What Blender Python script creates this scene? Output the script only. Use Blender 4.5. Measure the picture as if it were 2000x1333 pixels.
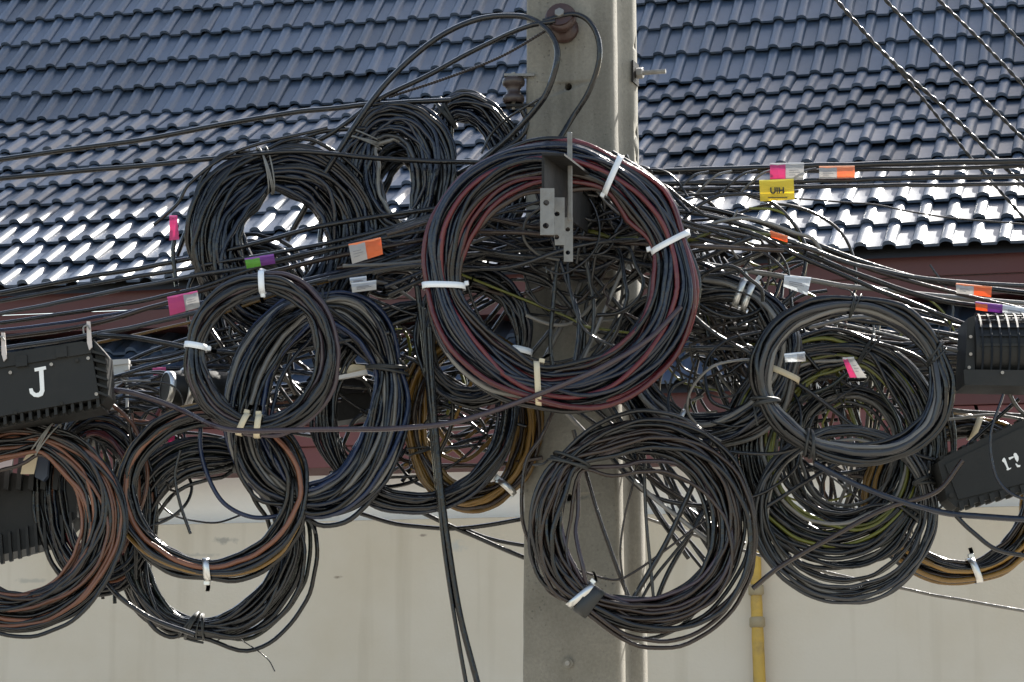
import bpy, bmesh, math, random
import numpy as np
from mathutils import Vector, Matrix, Euler

for o in list(bpy.data.objects):
    bpy.data.objects.remove(o, do_unlink=True)
scene = bpy.context.scene
COL = scene.collection
R = math.radians

# ------------------------------------------------------------------ camera
PHI = R(8.3); DIST = 6.95; LENS = 100.0
F = LENS / 36.0 * 2000.0
CAM = Vector((0.0, -DIST * math.cos(PHI), 1.65))
cam_data = bpy.data.cameras.new('camera')
cam_data.lens = LENS; cam_data.sensor_width = 36.0
cam_data.clip_start = 0.1; cam_data.clip_end = 2000.0
cam = bpy.data.objects.new('camera', cam_data)
cam.location = CAM; cam.rotation_euler = (math.pi / 2 + PHI, 0, 0)
COL.objects.link(cam); scene.camera = cam

# ------------------------------------------------------------------ world, sun, exposure
SUN = Vector((0.366, 0.669, 0.647)).normalized()
SUN_EL = math.asin(SUN.z); SUN_AZ = math.atan2(SUN.x, SUN.y)
w = bpy.data.worlds.new('World'); scene.world = w; w.use_nodes = True
nt = w.node_tree; nt.nodes.clear()
sky = nt.nodes.new('ShaderNodeTexSky'); sky.sky_type = 'NISHITA'
sky.sun_disc = False; sky.sun_elevation = SUN_EL; sky.sun_rotation = SUN_AZ
sky.air_density = 1.3; sky.dust_density = 1.5; sky.ozone_density = 1.0
bg = nt.nodes.new('ShaderNodeBackground'); bg.inputs['Strength'].default_value = 0.105
wo = nt.nodes.new('ShaderNodeOutputWorld')
shs = nt.nodes.new('ShaderNodeHueSaturation'); shs.inputs['Saturation'].default_value = 0.8
nt.links.new(sky.outputs[0], shs.inputs['Color']); nt.links.new(shs.outputs[0], bg.inputs[0]); nt.links.new(bg.outputs[0], wo.inputs[0])
sd = bpy.data.lights.new('sun', 'SUN'); sd.energy = 5.0; sd.angle = R(0.53); sd.color = (1.0, 0.95, 0.87)
sun = bpy.data.objects.new('sun', sd); COL.objects.link(sun)
sun.rotation_euler = SUN.to_track_quat('Z', 'Y').to_euler()
scene.view_settings.view_transform = 'Standard'; scene.view_settings.look = 'None'
scene.view_settings.gamma = 1.0; scene.view_settings.use_curve_mapping = False
scene.view_settings.exposure = 1.35

# ------------------------------------------------------------------ helpers
fwd = Vector((0, math.cos(PHI), math.sin(PHI))); upv = Vector((0, -math.sin(PHI), math.cos(PHI)))
def ray(px, py):
    return fwd + Vector((1, 0, 0)) * ((px - 1000.0) / F) - upv * ((py - 666.5) / F)
def P(px, py, Y=0.0):
    """point of the plane y = Y that lies in the direction of a photo pixel"""
    d = ray(px, py); return CAM + d * ((Y - CAM.y) / d.y)
def S(Y):
    return (Y - CAM.y) / math.cos(PHI) / F

def tag(o, label=None, cat=None, group=None, kind=None):
    if label: o['label'] = label
    if cat: o['category'] = cat
    if group: o['group'] = group
    if kind: o['kind'] = kind
    return o
def empty(name, loc, rotz=0.0, parent=None):
    o = bpy.data.objects.new(name, None); COL.objects.link(o)
    o.location = loc; o.rotation_euler = (0, 0, rotz); o.empty_display_size = 0.1
    if parent: o.parent = parent
    return o
def link(name, me, mat=None, parent=None, loc=None, smooth=False):
    if mat is not None and not me.materials: me.materials.append(mat)
    if smooth: me.shade_smooth()
    o = bpy.data.objects.new(name, me); COL.objects.link(o)
    if parent is not None: o.parent = parent
    if loc is not None: o.location = loc
    return o
def mesh_np(name, V, Fq):
    me = bpy.data.meshes.new(name)
    V = np.asarray(V, dtype=np.float32); Fq = np.asarray(Fq, dtype=np.int32)
    n, k = Fq.shape
    me.vertices.add(len(V)); me.vertices.foreach_set('co', V.ravel())
    me.loops.add(n * k); me.loops.foreach_set('vertex_index', Fq.ravel())
    me.polygons.add(n); me.polygons.foreach_set('loop_start', np.arange(0, n * k, k, dtype=np.int32))
    me.update(calc_edges=True)
    return me
def bm_mesh(name, bm):
    bmesh.ops.recalc_face_normals(bm, faces=bm.faces)
    me = bpy.data.meshes.new(name); bm.to_mesh(me); bm.free(); return me

def add_box(bm, c, s, rot=None):
    m = Matrix.Translation(Vector(c))
    if rot is not None: m = m @ rot.to_4x4()
    m = m @ Matrix.Diagonal((s[0], s[1], s[2], 1.0))
    return bmesh.ops.create_cube(bm, size=1.0, matrix=m)['verts']
def add_cyl(bm, a, b, r, seg=16, r2=None, caps=True):
    a = Vector(a); b = Vector(b); d = b - a
    q = d.to_track_quat('Z', 'Y').to_matrix().to_4x4()
    m = Matrix.Translation((a + b) / 2) @ q
    return bmesh.ops.create_cone(bm, cap_ends=caps, segments=seg, radius1=r, radius2=r if r2 is None else r2, depth=d.length, matrix=m)['verts']
def bevel(bm, w_, seg=2, ang=0.6):
    es = [e for e in bm.edges if len(e.link_faces) == 2 and e.calc_face_angle(0) > ang]
    if es: bmesh.ops.bevel(bm, geom=es, offset=w_, segments=seg, affect='EDGES', profile=0.6)
def prism(bm, pts, back, holes=None):
    """outline (3D points, roughly planar) pushed along the vector back"""
    f = [bm.verts.new(p) for p in pts]; b = [bm.verts.new(Vector(p) + back) for p in pts]
    n = len(f); bm.faces.new(f); bm.faces.new(b[::-1])
    for i in range(n):
        bm.faces.new((f[i], b[i], b[(i + 1) % n], f[(i + 1) % n]))

def tube_np(pts, r, sides=6, closed=False, ref=(0, 1, 0)):
    p = np.asarray(pts, dtype=np.float64); n = len(p)
    if closed: t = np.roll(p, -1, 0) - np.roll(p, 1, 0)
    else:
        t = np.empty_like(p); t[1:-1] = p[2:] - p[:-2]; t[0] = p[1] - p[0]; t[-1] = p[-1] - p[-2]
    t /= np.linalg.norm(t, axis=1)[:, None] + 1e-12
    rf = np.array(ref, float)
    a = np.cross(t, rf); l = np.linalg.norm(a, axis=1)
    bad = l < 0.15
    if bad.any():
        alt = np.cross(t, np.array([0.3, 0.2, 0.93])); a[bad] = alt[bad]; l = np.linalg.norm(a, axis=1)
    a /= l[:, None]; b = np.cross(t, a)
    ang = np.arange(sides) * 2 * np.pi / sides
    rr = np.full(n, r) if np.isscalar(r) else np.asarray(r)
    V = p[:, None, :] + rr[:, None, None] * (np.cos(ang)[None, :, None] * a[:, None, :] + np.sin(ang)[None, :, None] * b[:, None, :])
    V = V.reshape(-1, 3)
    m = n if closed else n - 1
    i = np.arange(m)[:, None]; j = np.arange(sides)[None, :]
    i2 = (i + 1) % n; j2 = (j + 1) % sides
    Q = np.stack([i * sides + j, i * sides + j2, i2 * sides + j2, i2 * sides + j], -1).reshape(-1, 4)
    return V, Q
def spline(pts, sub=12):
    p = np.array([list(v) for v in pts], float)
    if len(p) == 2: return p[0] + (p[1] - p[0]) * np.linspace(0, 1, sub + 1)[:, None]
    q = np.vstack([2 * p[0] - p[1], p, 2 * p[-1] - p[-2]])
    out = []
    for k in range(1, len(q) - 2):
        t = np.linspace(0, 1, sub, endpoint=False)[:, None]
        a, b, c, d = q[k - 1], q[k], q[k + 1], q[k + 2]
        # centripetal-like: limit overshoot by scaling tangents with the segment length
        L = np.linalg.norm(c - b)
        m1 = (c - a) / (np.linalg.norm(c - b) + np.linalg.norm(b - a) + 1e-9) * L
        m2 = (d - b) / (np.linalg.norm(d - c) + np.linalg.norm(c - b) + 1e-9) * L
        out.append((2*t**3 - 3*t**2 + 1) * b + (t**3 - 2*t**2 + t) * m1 + (-2*t**3 + 3*t**2) * c + (t**3 - t**2) * m2)
    out.append(q[-2][None, :])
    return np.vstack(out)

# ------------------------------------------------------------------ materials
def new_mat(name):
    m = bpy.data.materials.new(name); m.use_nodes = True
    n = m.node_tree.nodes; l = m.node_tree.links
    return m, n, l, n['Principled BSDF']
def mat_plain(name, col, rough=0.5, metal=0.0, var=0.25, scale=12.0, bump=0.0, bscale=60.0, dirt=None, dirt_amt=0.4, spec=0.5, objvar=0.0):
    """object-space noise varies colour and gloss a little; optional dirt colour in patches"""
    m, n, l, b = new_mat(name)
    tc = n.new('ShaderNodeTexCoord')
    nz = n.new('ShaderNodeTexNoise'); nz.inputs['Scale'].default_value = scale; nz.inputs['Detail'].default_value = 6
    l.new(tc.outputs['Object'], nz.inputs['Vector'])
    mx = n.new('ShaderNodeMix'); mx.data_type = 'RGBA'
    mx.inputs['A'].default_value = (*[c * (1 - var) for c in col], 1); mx.inputs['B'].default_value = (*[min(1, c * (1 + var)) for c in col], 1)
    l.new(nz.outputs['Fac'], mx.inputs['Factor']); out = mx.outputs['Result']
    if objvar > 0:
        oi = n.new('ShaderNodeObjectInfo'); hs = n.new('ShaderNodeHueSaturation')
        mr = n.new('ShaderNodeMapRange'); mr.inputs['To Min'].default_value = 1 - objvar; mr.inputs['To Max'].default_value = 1 + objvar
        l.new(oi.outputs['Random'], mr.inputs['Value']); l.new(mr.outputs['Result'], hs.inputs['Value']); l.new(out, hs.inputs['Color']); out = hs.outputs['Color']
    if dirt:
        n2 = n.new('ShaderNodeTexNoise'); n2.inputs['Scale'].default_value = scale * 0.45; n2.inputs['Detail'].default_value = 8; n2.inputs['Roughness'].default_value = 0.65
        l.new(tc.outputs['Object'], n2.inputs['Vector'])
        cr = n.new('ShaderNodeMapRange'); cr.inputs['From Min'].default_value = 0.48; cr.inputs['From Max'].default_value = 0.72; cr.inputs['To Max'].default_value = dirt_amt
        l.new(n2.outputs['Fac'], cr.inputs['Value'])
        m2 = n.new('ShaderNodeMix'); m2.data_type = 'RGBA'; m2.inputs['B'].default_value = (*dirt, 1)
        l.new(cr.outputs['Result'], m2.inputs['Factor']); l.new(out, m2.inputs['A']); out = m2.outputs['Result']
    l.new(out, b.inputs['Base Color'])
    rr = n.new('ShaderNodeMapRange'); rr.inputs['To Min'].default_value = max(0.05, rough - 0.1); rr.inputs['To Max'].default_value = min(1, rough + 0.12)
    l.new(nz.outputs['Fac'], rr.inputs['Value']); l.new(rr.outputs['Result'], b.inputs['Roughness'])
    b.inputs['Metallic'].default_value = metal; b.inputs['Specular IOR Level'].default_value = spec
    if bump > 0:
        nb = n.new('ShaderNodeTexNoise'); nb.inputs['Scale'].default_value = bscale; nb.inputs['Detail'].default_value = 4
        l.new(tc.outputs['Object'], nb.inputs['Vector'])
        bp = n.new('ShaderNodeBump'); bp.inputs['Strength'].default_value = bump; bp.inputs['Distance'].default_value = 0.01
        l.new(nb.outputs['Fac'], bp.inputs['Height']); l.new(bp.outputs['Normal'], b.inputs['Normal'])
    return m

def cable_mat(name, col, rough=0.36, dust=0.35):
    rough = rough - 0.2
    return mat_plain(name, col, rough, 0, 0.3, 9.0, 0.3, 38.0, tuple(0.7 * c + 0.012 for c in col), dust, 0.5, 0.4)
CM = dict(
    blk=cable_mat('cable_black', (0.004, 0.0042, 0.0045)),
    chr=cable_mat('cable_charcoal', (0.0065, 0.007, 0.008), 0.38),
    gry=cable_mat('cable_grey', (0.02, 0.021, 0.023), 0.4),
    blu=cable_mat('cable_blue_black', (0.0045, 0.0075, 0.016), 0.34),
    nav=cable_mat('cable_blue', (0.007, 0.014, 0.04), 0.36),
    brn=cable_mat('cable_brown_black', (0.021, 0.0125, 0.009), 0.4, 0.3),
    red=cable_mat('cable_red', (0.09, 0.012, 0.015), 0.4, 0.15),
    org=cable_mat('cable_orange', (0.13, 0.052, 0.028), 0.42, 0.2),
    yel=cable_mat('cable_amber', (0.17, 0.095, 0.02), 0.42, 0.25),
    ygr=cable_mat('cable_yellow_green', (0.10, 0.105, 0.015), 0.42, 0.15),
    mau=cable_mat('cable_mauve', (0.05, 0.034, 0.042), 0.4, 0.2),
    pal=cable_mat('cable_pale_and_glint', (0.13, 0.125, 0.115), 0.36, 0.2),  # pale cables; in the coils, pale strands stand in for sun glints
    grn=cable_mat('cable_green_black', (0.009, 0.014, 0.01), 0.38),
)
M_white = mat_plain('white_plastic', (0.72, 0.76, 0.8), 0.4, var=0.06, dirt=(0.35, 0.33, 0.28), dirt_amt=0.3)
M_cream = mat_plain('cream_plastic', (0.6, 0.52, 0.36), 0.5, var=0.1, dirt=(0.3, 0.25, 0.18), dirt_amt=0.4)
M_steel = mat_plain('stainless_strap', (0.62, 0.62, 0.6), 0.32, 0.9, 0.12, 40)
M_galv = mat_plain('galvanised_steel', (0.2, 0.2, 0.19), 0.6, 0.3, 0.3, 40, 0.15, 90, (0.09, 0.07, 0.05), 0.7)
M_dsteel = mat_plain('dark_steel', (0.012, 0.012, 0.012), 0.6, 0.0, 0.3, 30, 0.1, 80, (0.04, 0.028, 0.02), 0.4, 0.25)
M_tie = mat_plain('black_tie_wire', (0.02, 0.022, 0.022), 0.5, 0, 0.2)
M_box = mat_plain('black_box_plastic', (0.011, 0.0115, 0.011), 0.5, 0, 0.3, 9, 0.08, 120, (0.04, 0.037, 0.032), 0.4, 0.3)
M_rust = mat_plain('rusty_insulator', (0.045, 0.022, 0.018), 0.45, 0, 0.35, 35, 0.15, 90, (0.06, 0.04, 0.03), 0.6)
M_bolt = mat_plain('weathered_bolt', (0.3, 0.29, 0.27), 0.5, 0.6, 0.25, 60, 0.2, 150, (0.12, 0.09, 0.07), 0.5)

# ================================================================== THE SETTING
def ground_mat():
    m = mat_plain('street_ground', (0.34, 0.31, 0.26), 0.85, 0, 0.25, 1.2, 0.4, 30, (0.1, 0.095, 0.085), 0.5)
    return m
g = mesh_np('ground', [(-400, -400, 0), (400, -400, 0), (400, 600, 0), (-400, 600, 0)], [(0, 1, 2, 3)])
tag(link('ground', g, ground_mat()), kind='structure')

# ------------------------------------------------------------------ the house
TH = R(14.5)
HY = 15.35 + CAM.y
HO = P(1000, 527, HY)                      # a point of the upper eave line
house = empty('house', (HO.x, HO.y, 0), -TH)
tag(house, 'house behind the pole with two tier dark blue tile roof, red fascias and beige wall', 'house')
ev = Vector((math.cos(TH), -math.sin(TH), 0)); hv = Vector((math.sin(TH), math.cos(TH), 0))
def HP(px, py, yl):
    """house-local point on the plane y = yl in the direction of a photo pixel"""
    d = ray(px, py); o = Vector((HO.x, HO.y, 0)) + hv * yl
    t = (o - CAM).dot(hv) / d.dot(hv); p = CAM + d * t - Vector((HO.x, HO.y, 0))
    return Vector((p.dot(ev), p.dot(hv), p.z))
def HZ(py, yl): return HP(1000, py, yl).z
def on_screen(pl, margin=60):
    p = Vector((HO.x, HO.y, 0)) + ev * pl.x + hv * pl.y + Vector((0, 0, pl.z)) - CAM
    dz = p.dot(fwd); x = 1000 + F * p.x / dz; y = 666.5 - F * p.dot(upv) / dz
    return -margin < x < 2000 + margin and -margin < y < 1333 + margin

def tile_mat():
    m, n, l, b = new_mat('glazed_blue_grey_tile')
    tc = n.new('ShaderNodeTexCoord'); oi = n.new('ShaderNodeObjectInfo')
    add = n.new('ShaderNodeVectorMath'); add.operation = 'ADD'
    l.new(tc.outputs['Object'], add.inputs[0]); l.new(oi.outputs['Location'], add.inputs[1])
    nz = n.new('ShaderNodeTexNoise'); nz.inputs['Scale'].default_value = 7; nz.inputs['Detail'].default_value = 7; nz.inputs['Roughness'].default_value = 0.6
    l.new(add.outputs[0], nz.inputs['Vector'])
    mx = n.new('ShaderNodeMix'); mx.data_type = 'RGBA'
    mx.inputs['A'].default_value = (0.022, 0.038, 0.068, 1); mx.inputs['B'].default_value = (0.045, 0.070, 0.112, 1)
    l.new(nz.outputs['Fac'], mx.inputs['Factor'])
    hs = n.new('ShaderNodeHueSaturation'); mr = n.new('ShaderNodeMapRange'); mr.inputs['To Min'].default_value = 0.7; mr.inputs['To Max'].default_value = 1.3
    l.new(oi.outputs['Random'], mr.inputs['Value']); l.new(mr.outputs['Result'], hs.inputs['Value']); l.new(mx.outputs['Result'], hs.inputs['Color'])
    n2 = n.new('ShaderNodeTexNoise'); n2.inputs['Scale'].default_value = 22; n2.inputs['Detail'].default_value = 8; n2.inputs['Roughness'].default_value = 0.7
    l.new(add.outputs[0], n2.inputs['Vector'])
    dm = n.new('ShaderNodeMapRange'); dm.inputs['From Min'].default_value = 0.5; dm.inputs['From Max'].default_value = 0.75; dm.inputs['To Max'].default_value = 0.6
    l.new(n2.outputs['Fac'], dm.inputs['Value'])
    m2 = n.new('ShaderNodeMix'); m2.data_type = 'RGBA'; m2.inputs['B'].default_value = (0.085, 0.095, 0.10, 1)
    l.new(dm.outputs['Result'], m2.inputs['Factor']); l.new(hs.outputs['Color'], m2.inputs['A'])
    l.new(m2.outputs['Result'], b.inputs['Base Color'])
    rr = n.new('ShaderNodeMapRange'); rr.inputs['To Min'].default_value = 0.32; rr.inputs['To Max'].default_value = 0.56; b.inputs['Specular IOR Level'].default_value = 0.75
    l.new(n2.outputs['Fac'], rr.inputs['Value']); l.new(rr.outputs['Result'], b.inputs['Roughness'])
    b.inputs['Coat Weight'].default_value = 0.2; b.inputs['Coat Roughness'].default_value = 0.2
    bp = n.new('ShaderNodeBump'); bp.inputs['Strength'].default_value = 0.12; bp.inputs['Distance'].default_value = 0.01
    l.new(nz.outputs['Fac'], bp.inputs['Height']); l.new(bp.outputs['Normal'], b.inputs['Normal'])
    return m
M_tile = tile_mat()
M_deck = mat_plain('roof_underlay', (0.012, 0.012, 0.014), 0.9)
M_fascia = mat_plain('dark_red_paint', (0.06, 0.011, 0.011), 0.55, 0, 0.2, 3, 0.05, 40, (0.05, 0.016, 0.015), 0.5)
M_clad = mat_plain('faded_red_paint', (0.115, 0.028, 0.028), 0.6, 0, 0.12, 2.5, 0.05, 50, (0.13, 0.05, 0.045), 0.5)

TW, TE, TL, LIFT = 0.30, 0.335, 0.41, 0.040        # tile width, exposed length, real length, lift at the lower edge
def tile_geom():
    """one interlocking tile with two rolls; x across, y up the slope, z out of the roof"""
    prof = []
    for k in range(2):
        x0 = k * TW / 2
        prof += [(x0, 0.002), (x0 + 0.004, 0.0), (x0 + 0.078, 0.0)]
        for a in (150, 120, 90, 60, 32):
            prof.append((x0 + 0.078 + 0.035 - 0.035 * -math.cos(R(a)) * 1.0, 0.030 * math.sin(R(a)) ** 0.8))
    prof.append((TW + 0.002, 0.003))
    prof = sorted(prof, key=lambda q: q[0])
    n = len(prof); th = 0.016
    V = []
    for (y, zz) in ((0.0, LIFT), (TL, 0.0)):
        for x, z in prof: V.append((x, y, z + zz))
    for (y, zz) in ((0.0, LIFT), (TL, 0.0)):
        for x, z in prof: V.append((x, y, z * 0.82 + zz - th))
    Q = []
    for i in range(n - 1):
        Q.append((i, i + 1, n + i + 1, n + i))
        Q.append((2 * n + i + 1, 2 * n + i, 3 * n + i, 3 * n + i + 1))
        Q.append((i + 1, i, 2 * n + i, 2 * n + i + 1))
    Q.append((0, n, 3 * n, 2 * n)); Q.append((n - 1, 3 * n - 1, 4 * n - 1, 2 * n - 1))
    return np.array(V), np.array(Q)
TV, TQ = tile_geom()
tile_me = mesh_np('roof_tile', TV, TQ); tile_me.materials.append(M_tile); tile_me.shade_smooth()
tile_me.set_sharp_from_angle(angle=R(55))

def roof(segments, name, x0, x1, stagger=True):
    """segments: list of (rows, pitch); starts at the eave point (yl, z) and climbs away from the street"""
    rnd = random.Random(5)
    yl, z, segs = segments
    root = None; pts = []; rest_V = []; rest_Q = []; tiles = []
    row = 0; deck = [(yl - 0.02, z - 0.03)]
    for rows, pitch in segs:
        p = R(pitch); dy, dz = math.cos(p), math.sin(p)
        deck.append((yl, z - 0.012 / dy))
        for k in range(rows):
            off = (TW / 2 if (row % 2 and stagger) else 0.0)
            nx = int((x1 - x0) / TW)
            for i in range(nx):
                x = x0 + off + i * TW
                tiles.append((x, yl, z, p, rnd.gauss(0, 1), rnd.gauss(0, 1), rnd.gauss(0, 1)))
            yl += TE * dy; z += TE * dz; row += 1
        deck.append((yl, z - 0.012 / dy))
    # dark deck, added under the tiles to stop light leaking through
    V = []; Q = []
    for i, (a, b) in enumerate(deck):
        V += [(x0, a, b), (x1 + 0.1, a, b)]
        if i: Q.append((2 * i - 2, 2 * i - 1, 2 * i + 1, 2 * i))
    root = link(name, mesh_np(name, V, Q), M_deck, house)
    for (x, y, z_, p, g1, g2, g3) in tiles:
        rot = Euler((p + g1 * 0.012, g2 * 0.009, g3 * 0.007)).to_matrix().to_4x4()
        m = Matrix.Translation((x, y, z_)) @ rot
        c = m @ Vector((TW / 2, TE / 2, 0.03))
        if on_screen(c, 70):
            o = bpy.data.objects.new('roof_tile', tile_me); COL.objects.link(o); o.parent = root; o.matrix_local = m
        else:
            A = np.array(m); W = TV @ A[:3, :3].T + A[:3, 3]
            rest_Q.append(TQ + sum(len(v) for v in rest_V)); rest_V.append(W)
    if rest_V:
        me = mesh_np('roof_tiles_beyond', np.vstack(rest_V), np.vstack(rest_Q)); me.shade_smooth(); me.set_sharp_from_angle(angle=R(55))
        o = link('distant_tiling', me, M_tile, root); o['kind'] = 'stuff'
    return yl, z
X0, X1 = -5.4, 5.0
yl_top, z_top = roof((0.0, HO.z, [(9, 31.8), (12, 46.0)]), 'roof', X0, X1)
def hbox(name, mat, x0, x1, y0, y1, z0, z1, parent=house, bev=0.0):
    bm = bmesh.new(); add_box(bm, ((x0 + x1) / 2, (y0 + y1) / 2, (z0 + z1) / 2), (x1 - x0, y1 - y0, z1 - z0))
    if bev: bevel(bm, bev, 2)
    return link(name, bm_mesh(name, bm), mat, parent)
# rear half of the roof so that the house closes
bm = bmesh.new(); prism(bm, [Vector((X0, yl_top, z_top)), Vector((X1, yl_top, z_top)), Vector((X1, yl_top + 5, z_top - 3.4)), Vector((X0, yl_top + 5, z_top - 3.4))], Vector((0, 0, -0.05)))
link('rear_roof_slope', bm_mesh('rear_roof_slope', bm), M_deck, house)
ze = HO.z
# upper fascia in two boards, soffit, upper wall
hbox('fascia_board', M_fascia, X0, X1, 0.04, 0.065, ze - 0.125, ze - 0.015, bev=0.003)
hbox('fascia_board', M_fascia, X0, X1, 0.055, 0.08, ze - 0.235, ze - 0.128, bev=0.003)
hbox('soffit', M_fascia, X0, X1, 0.083, 0.60, ze - 0.215, ze - 0.195)
hbox('upper_wall', M_clad, X0, X1, 0.55, 0.70, ze - 1.0, ze - 0.197)
# lower roof: three rows of tiles, stepped red fascia under it
LY = -0.40
zl = HZ(768, LY)
roof((LY, zl, [(3, 31.0)]), 'lower_roof', X0, X1)
zb = HZ(905, LY + 0.05); hgt = (zl - 0.02 - zb) / 3
for k in range(3):
    hbox('fascia_board', M_clad if k else M_fascia, X0, X1, LY + 0.03 + 0.016 * k, LY + 0.055 + 0.016 * k, zl - 0.02 - hgt * (k + 1) + 0.003, zl - 0.02 - hgt * k, bev=0.003)
hbox('soffit', M_clad, X0, X1, LY + 0.09, 0.25, zb + 0.01, zb + 0.03)

def wall_mat(name, base, stain, amt, spots=()):
    m, n, l, b = new_mat(name)
    tc = n.new('ShaderNodeTexCoord')
    nz = n.new('ShaderNodeTexNoise'); nz.inputs['Scale'].default_value = 0.8; nz.inputs['Detail'].default_value = 8; nz.inputs['Roughness'].default_value = 0.6
    l.new(tc.outputs['Object'], nz.inputs['Vector'])
    mx = n.new('ShaderNodeMix'); mx.data_type = 'RGBA'; mx.inputs['A'].default_value = (*base, 1); mx.inputs['B'].default_value = (*stain, 1)
    mr = n.new('ShaderNodeMapRange'); mr.inputs['From Min'].default_value = 0.4; mr.inputs['From Max'].default_value = 0.75; mr.inputs['To Max'].default_value = amt
    l.new(nz.outputs['Fac'], mr.inputs['Value']); l.new(mr.outputs['Result'], mx.inputs['Factor']); out = mx.outputs['Result']
    # vertical run-down streaks
    mp = n.new('ShaderNodeMapping'); mp.inputs['Scale'].default_value = (9, 9, 0.5); l.new(tc.outputs['Object'], mp.inputs['Vector'])
    n3 = n.new('ShaderNodeTexNoise'); n3.inputs['Scale'].default_value = 1.0; n3.inputs['Detail'].default_value = 5; l.new(mp.outputs[0], n3.inputs['Vector'])
    m3 = n.new('ShaderNodeMapRange'); m3.inputs['From Min'].default_value = 0.55; m3.inputs['From Max'].default_value = 0.8; m3.inputs['To Max'].default_value = amt * 0.5
    l.new(n3.outputs['Fac'], m3.inputs['Value'])
    x3 = n.new('ShaderNodeMix'); x3.data_type = 'RGBA'; x3.inputs['B'].default_value = (*[c * 0.75 for c in stain], 1)
    l.new(m3.outputs['Result'], x3.inputs['Factor']); l.new(out, x3.inputs['A']); out = x3.outputs['Result']
    # individual dirty marks
    nw = n.new('ShaderNodeTexNoise'); nw.inputs['Scale'].default_value = 22; nw.inputs['Detail'].default_value = 5; l.new(tc.outputs['Object'], nw.inputs['Vector'])
    for (cx, cz, rx, rz, col, strength) in spots:
        sb = n.new('ShaderNodeVectorMath'); sb.operation = 'SUBTRACT'; sb.inputs[1].default_value = (cx, 0, cz); l.new(tc.outputs['Object'], sb.inputs[0])
        ml = n.new('ShaderNodeVectorMath'); ml.operation = 'MULTIPLY'; ml.inputs[1].default_value = (1 / rx, 0, 1 / rz); l.new(sb.outputs[0], ml.inputs[0])
        ln = n.new('ShaderNodeVectorMath'); ln.operation = 'LENGTH'; l.new(ml.outputs[0], ln.inputs[0])
        ad = n.new('ShaderNodeMath'); ad.operation = 'MULTIPLY_ADD'; ad.inputs[1].default_value = 2.4; l.new(nw.outputs['Fac'], ad.inputs[0]); l.new(ln.outputs['Value'], ad.inputs[2])
        mm = n.new('ShaderNodeMapRange'); mm.inputs['From Min'].default_value = 1.45; mm.inputs['From Max'].default_value = 2.1; mm.inputs['To Min'].default_value = strength; mm.inputs['To Max'].default_value = 0
        l.new(ad.outputs[0], mm.inputs['Value'])
        xx = n.new('ShaderNodeMix'); xx.data_type = 'RGBA'; xx.inputs['B'].default_value = (*col, 1)
        l.new(mm.outputs['Result'], xx.inputs['Factor']); l.new(out, xx.inputs['A']); out = xx.outputs['Result']
    l.new(out, b.inputs['Base Color']); b.inputs['Roughness'].default_value = 0.8
    nb = n.new('ShaderNodeTexNoise'); nb.inputs['Scale'].default_value = 60; nb.inputs['Detail'].default_value = 5; l.new(tc.outputs['Object'], nb.inputs['Vector'])
    bp = n.new('ShaderNodeBump'); bp.inputs['Strength'].default_value = 0.15; bp.inputs['Distance'].default_value = 0.01
    l.new(nb.outputs['Fac'], bp.inputs['Height']); l.new(bp.outputs['Normal'], b.inputs['Normal'])
    return m
M_wwall = wall_mat('white_wall_paint', (0.86, 0.86, 0.85), (0.74, 0.73, 0.70), 0.35)
WY = -0.02
def sp(px, py, rx, rz, col, s):
    p = HP(px, py, WY); k = 0.0028
    return (p.x, p.z, rx * k, rz * k, col, s)
M_bwall = wall_mat('beige_wall_paint', (0.60, 0.53, 0.425), (0.50, 0.415, 0.29), 0.8, [
    sp(440, 1056, 32, 9, (0.3, 0.28, 0.24), 0.8), sp(380, 1085, 60, 5, (0.35, 0.33, 0.28), 0.6), sp(660, 1127, 13, 4, (0.22, 0.17, 0.12), 0.9),
    sp(825, 1046, 12, 4, (0.25, 0.2, 0.16), 0.9), sp(895, 1068, 22, 14, (0.42, 0.42, 0.39), 0.7), sp(455, 1130, 10, 4, (0.3, 0.25, 0.2), 0.6), sp(60, 1135, 40, 6, (0.35, 0.33, 0.28), 0.6)])
zt = HZ(1010, WY)
hbox('white_wall', M_wwall, X0, X1, 0.14, 0.29, zt - 0.05, zb + 0.012)
hbox('beige_wall', M_bwall, X0, X1, WY, 0.135, 0.0, zt, bev=0.006)
0 and hbox('beige_ledge', M_bwall, X0, X1, WY - 0.012, WY - 0.001, HZ(1040, WY - .01), zt - 0.004, bev=0.004)
# yellow drain pipe on the wall
pm = mat_plain('worn_yellow_paint', (0.46, 0.29, 0.045), 0.5, 0, 0.25, 12, 0.5, 40, (0.2, 0.14, 0.06), 0.9)
pt = HP(1474, 1085, WY - 0.06); pb = HP(1484, 1345, WY - 0.06)
dp = empty('drain_pipe', (0, 0, 0), 0); 
dp.location = Vector((HO.x, HO.y, 0)) + ev * pb.x + hv * pb.y; dp.rotation_euler = (0, 0, -TH)
tag(dp, 'worn yellow painted drain pipe standing against the beige wall right of the pole', 'pipe')
dirv = (pt - pb).normalized(); L0 = -pb.z / dirv.z
def on_pipe(py): 
    z = HP(1480, py, WY - 0.06).z; return dirv * ((z - pb.z) / dirv.z) + Vector((0, 0, pb.z))
zz = np.linspace(0.0, pt.z + 0.02, 60); rnd = random.Random(3)
pts = [dirv * ((z - pb.z) / dirv.z) + Vector((0, 0, pb.z)) for z in zz]
V, Q = tube_np([list(p) for p in pts], np.array([0.031 + 0.0025 * math.sin(z * 7) + rnd.uniform(-.003, .003) for z in zz]), 14)
link('pipe', mesh_np('pipe', V, Q), pm, dp, smooth=True)
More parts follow.
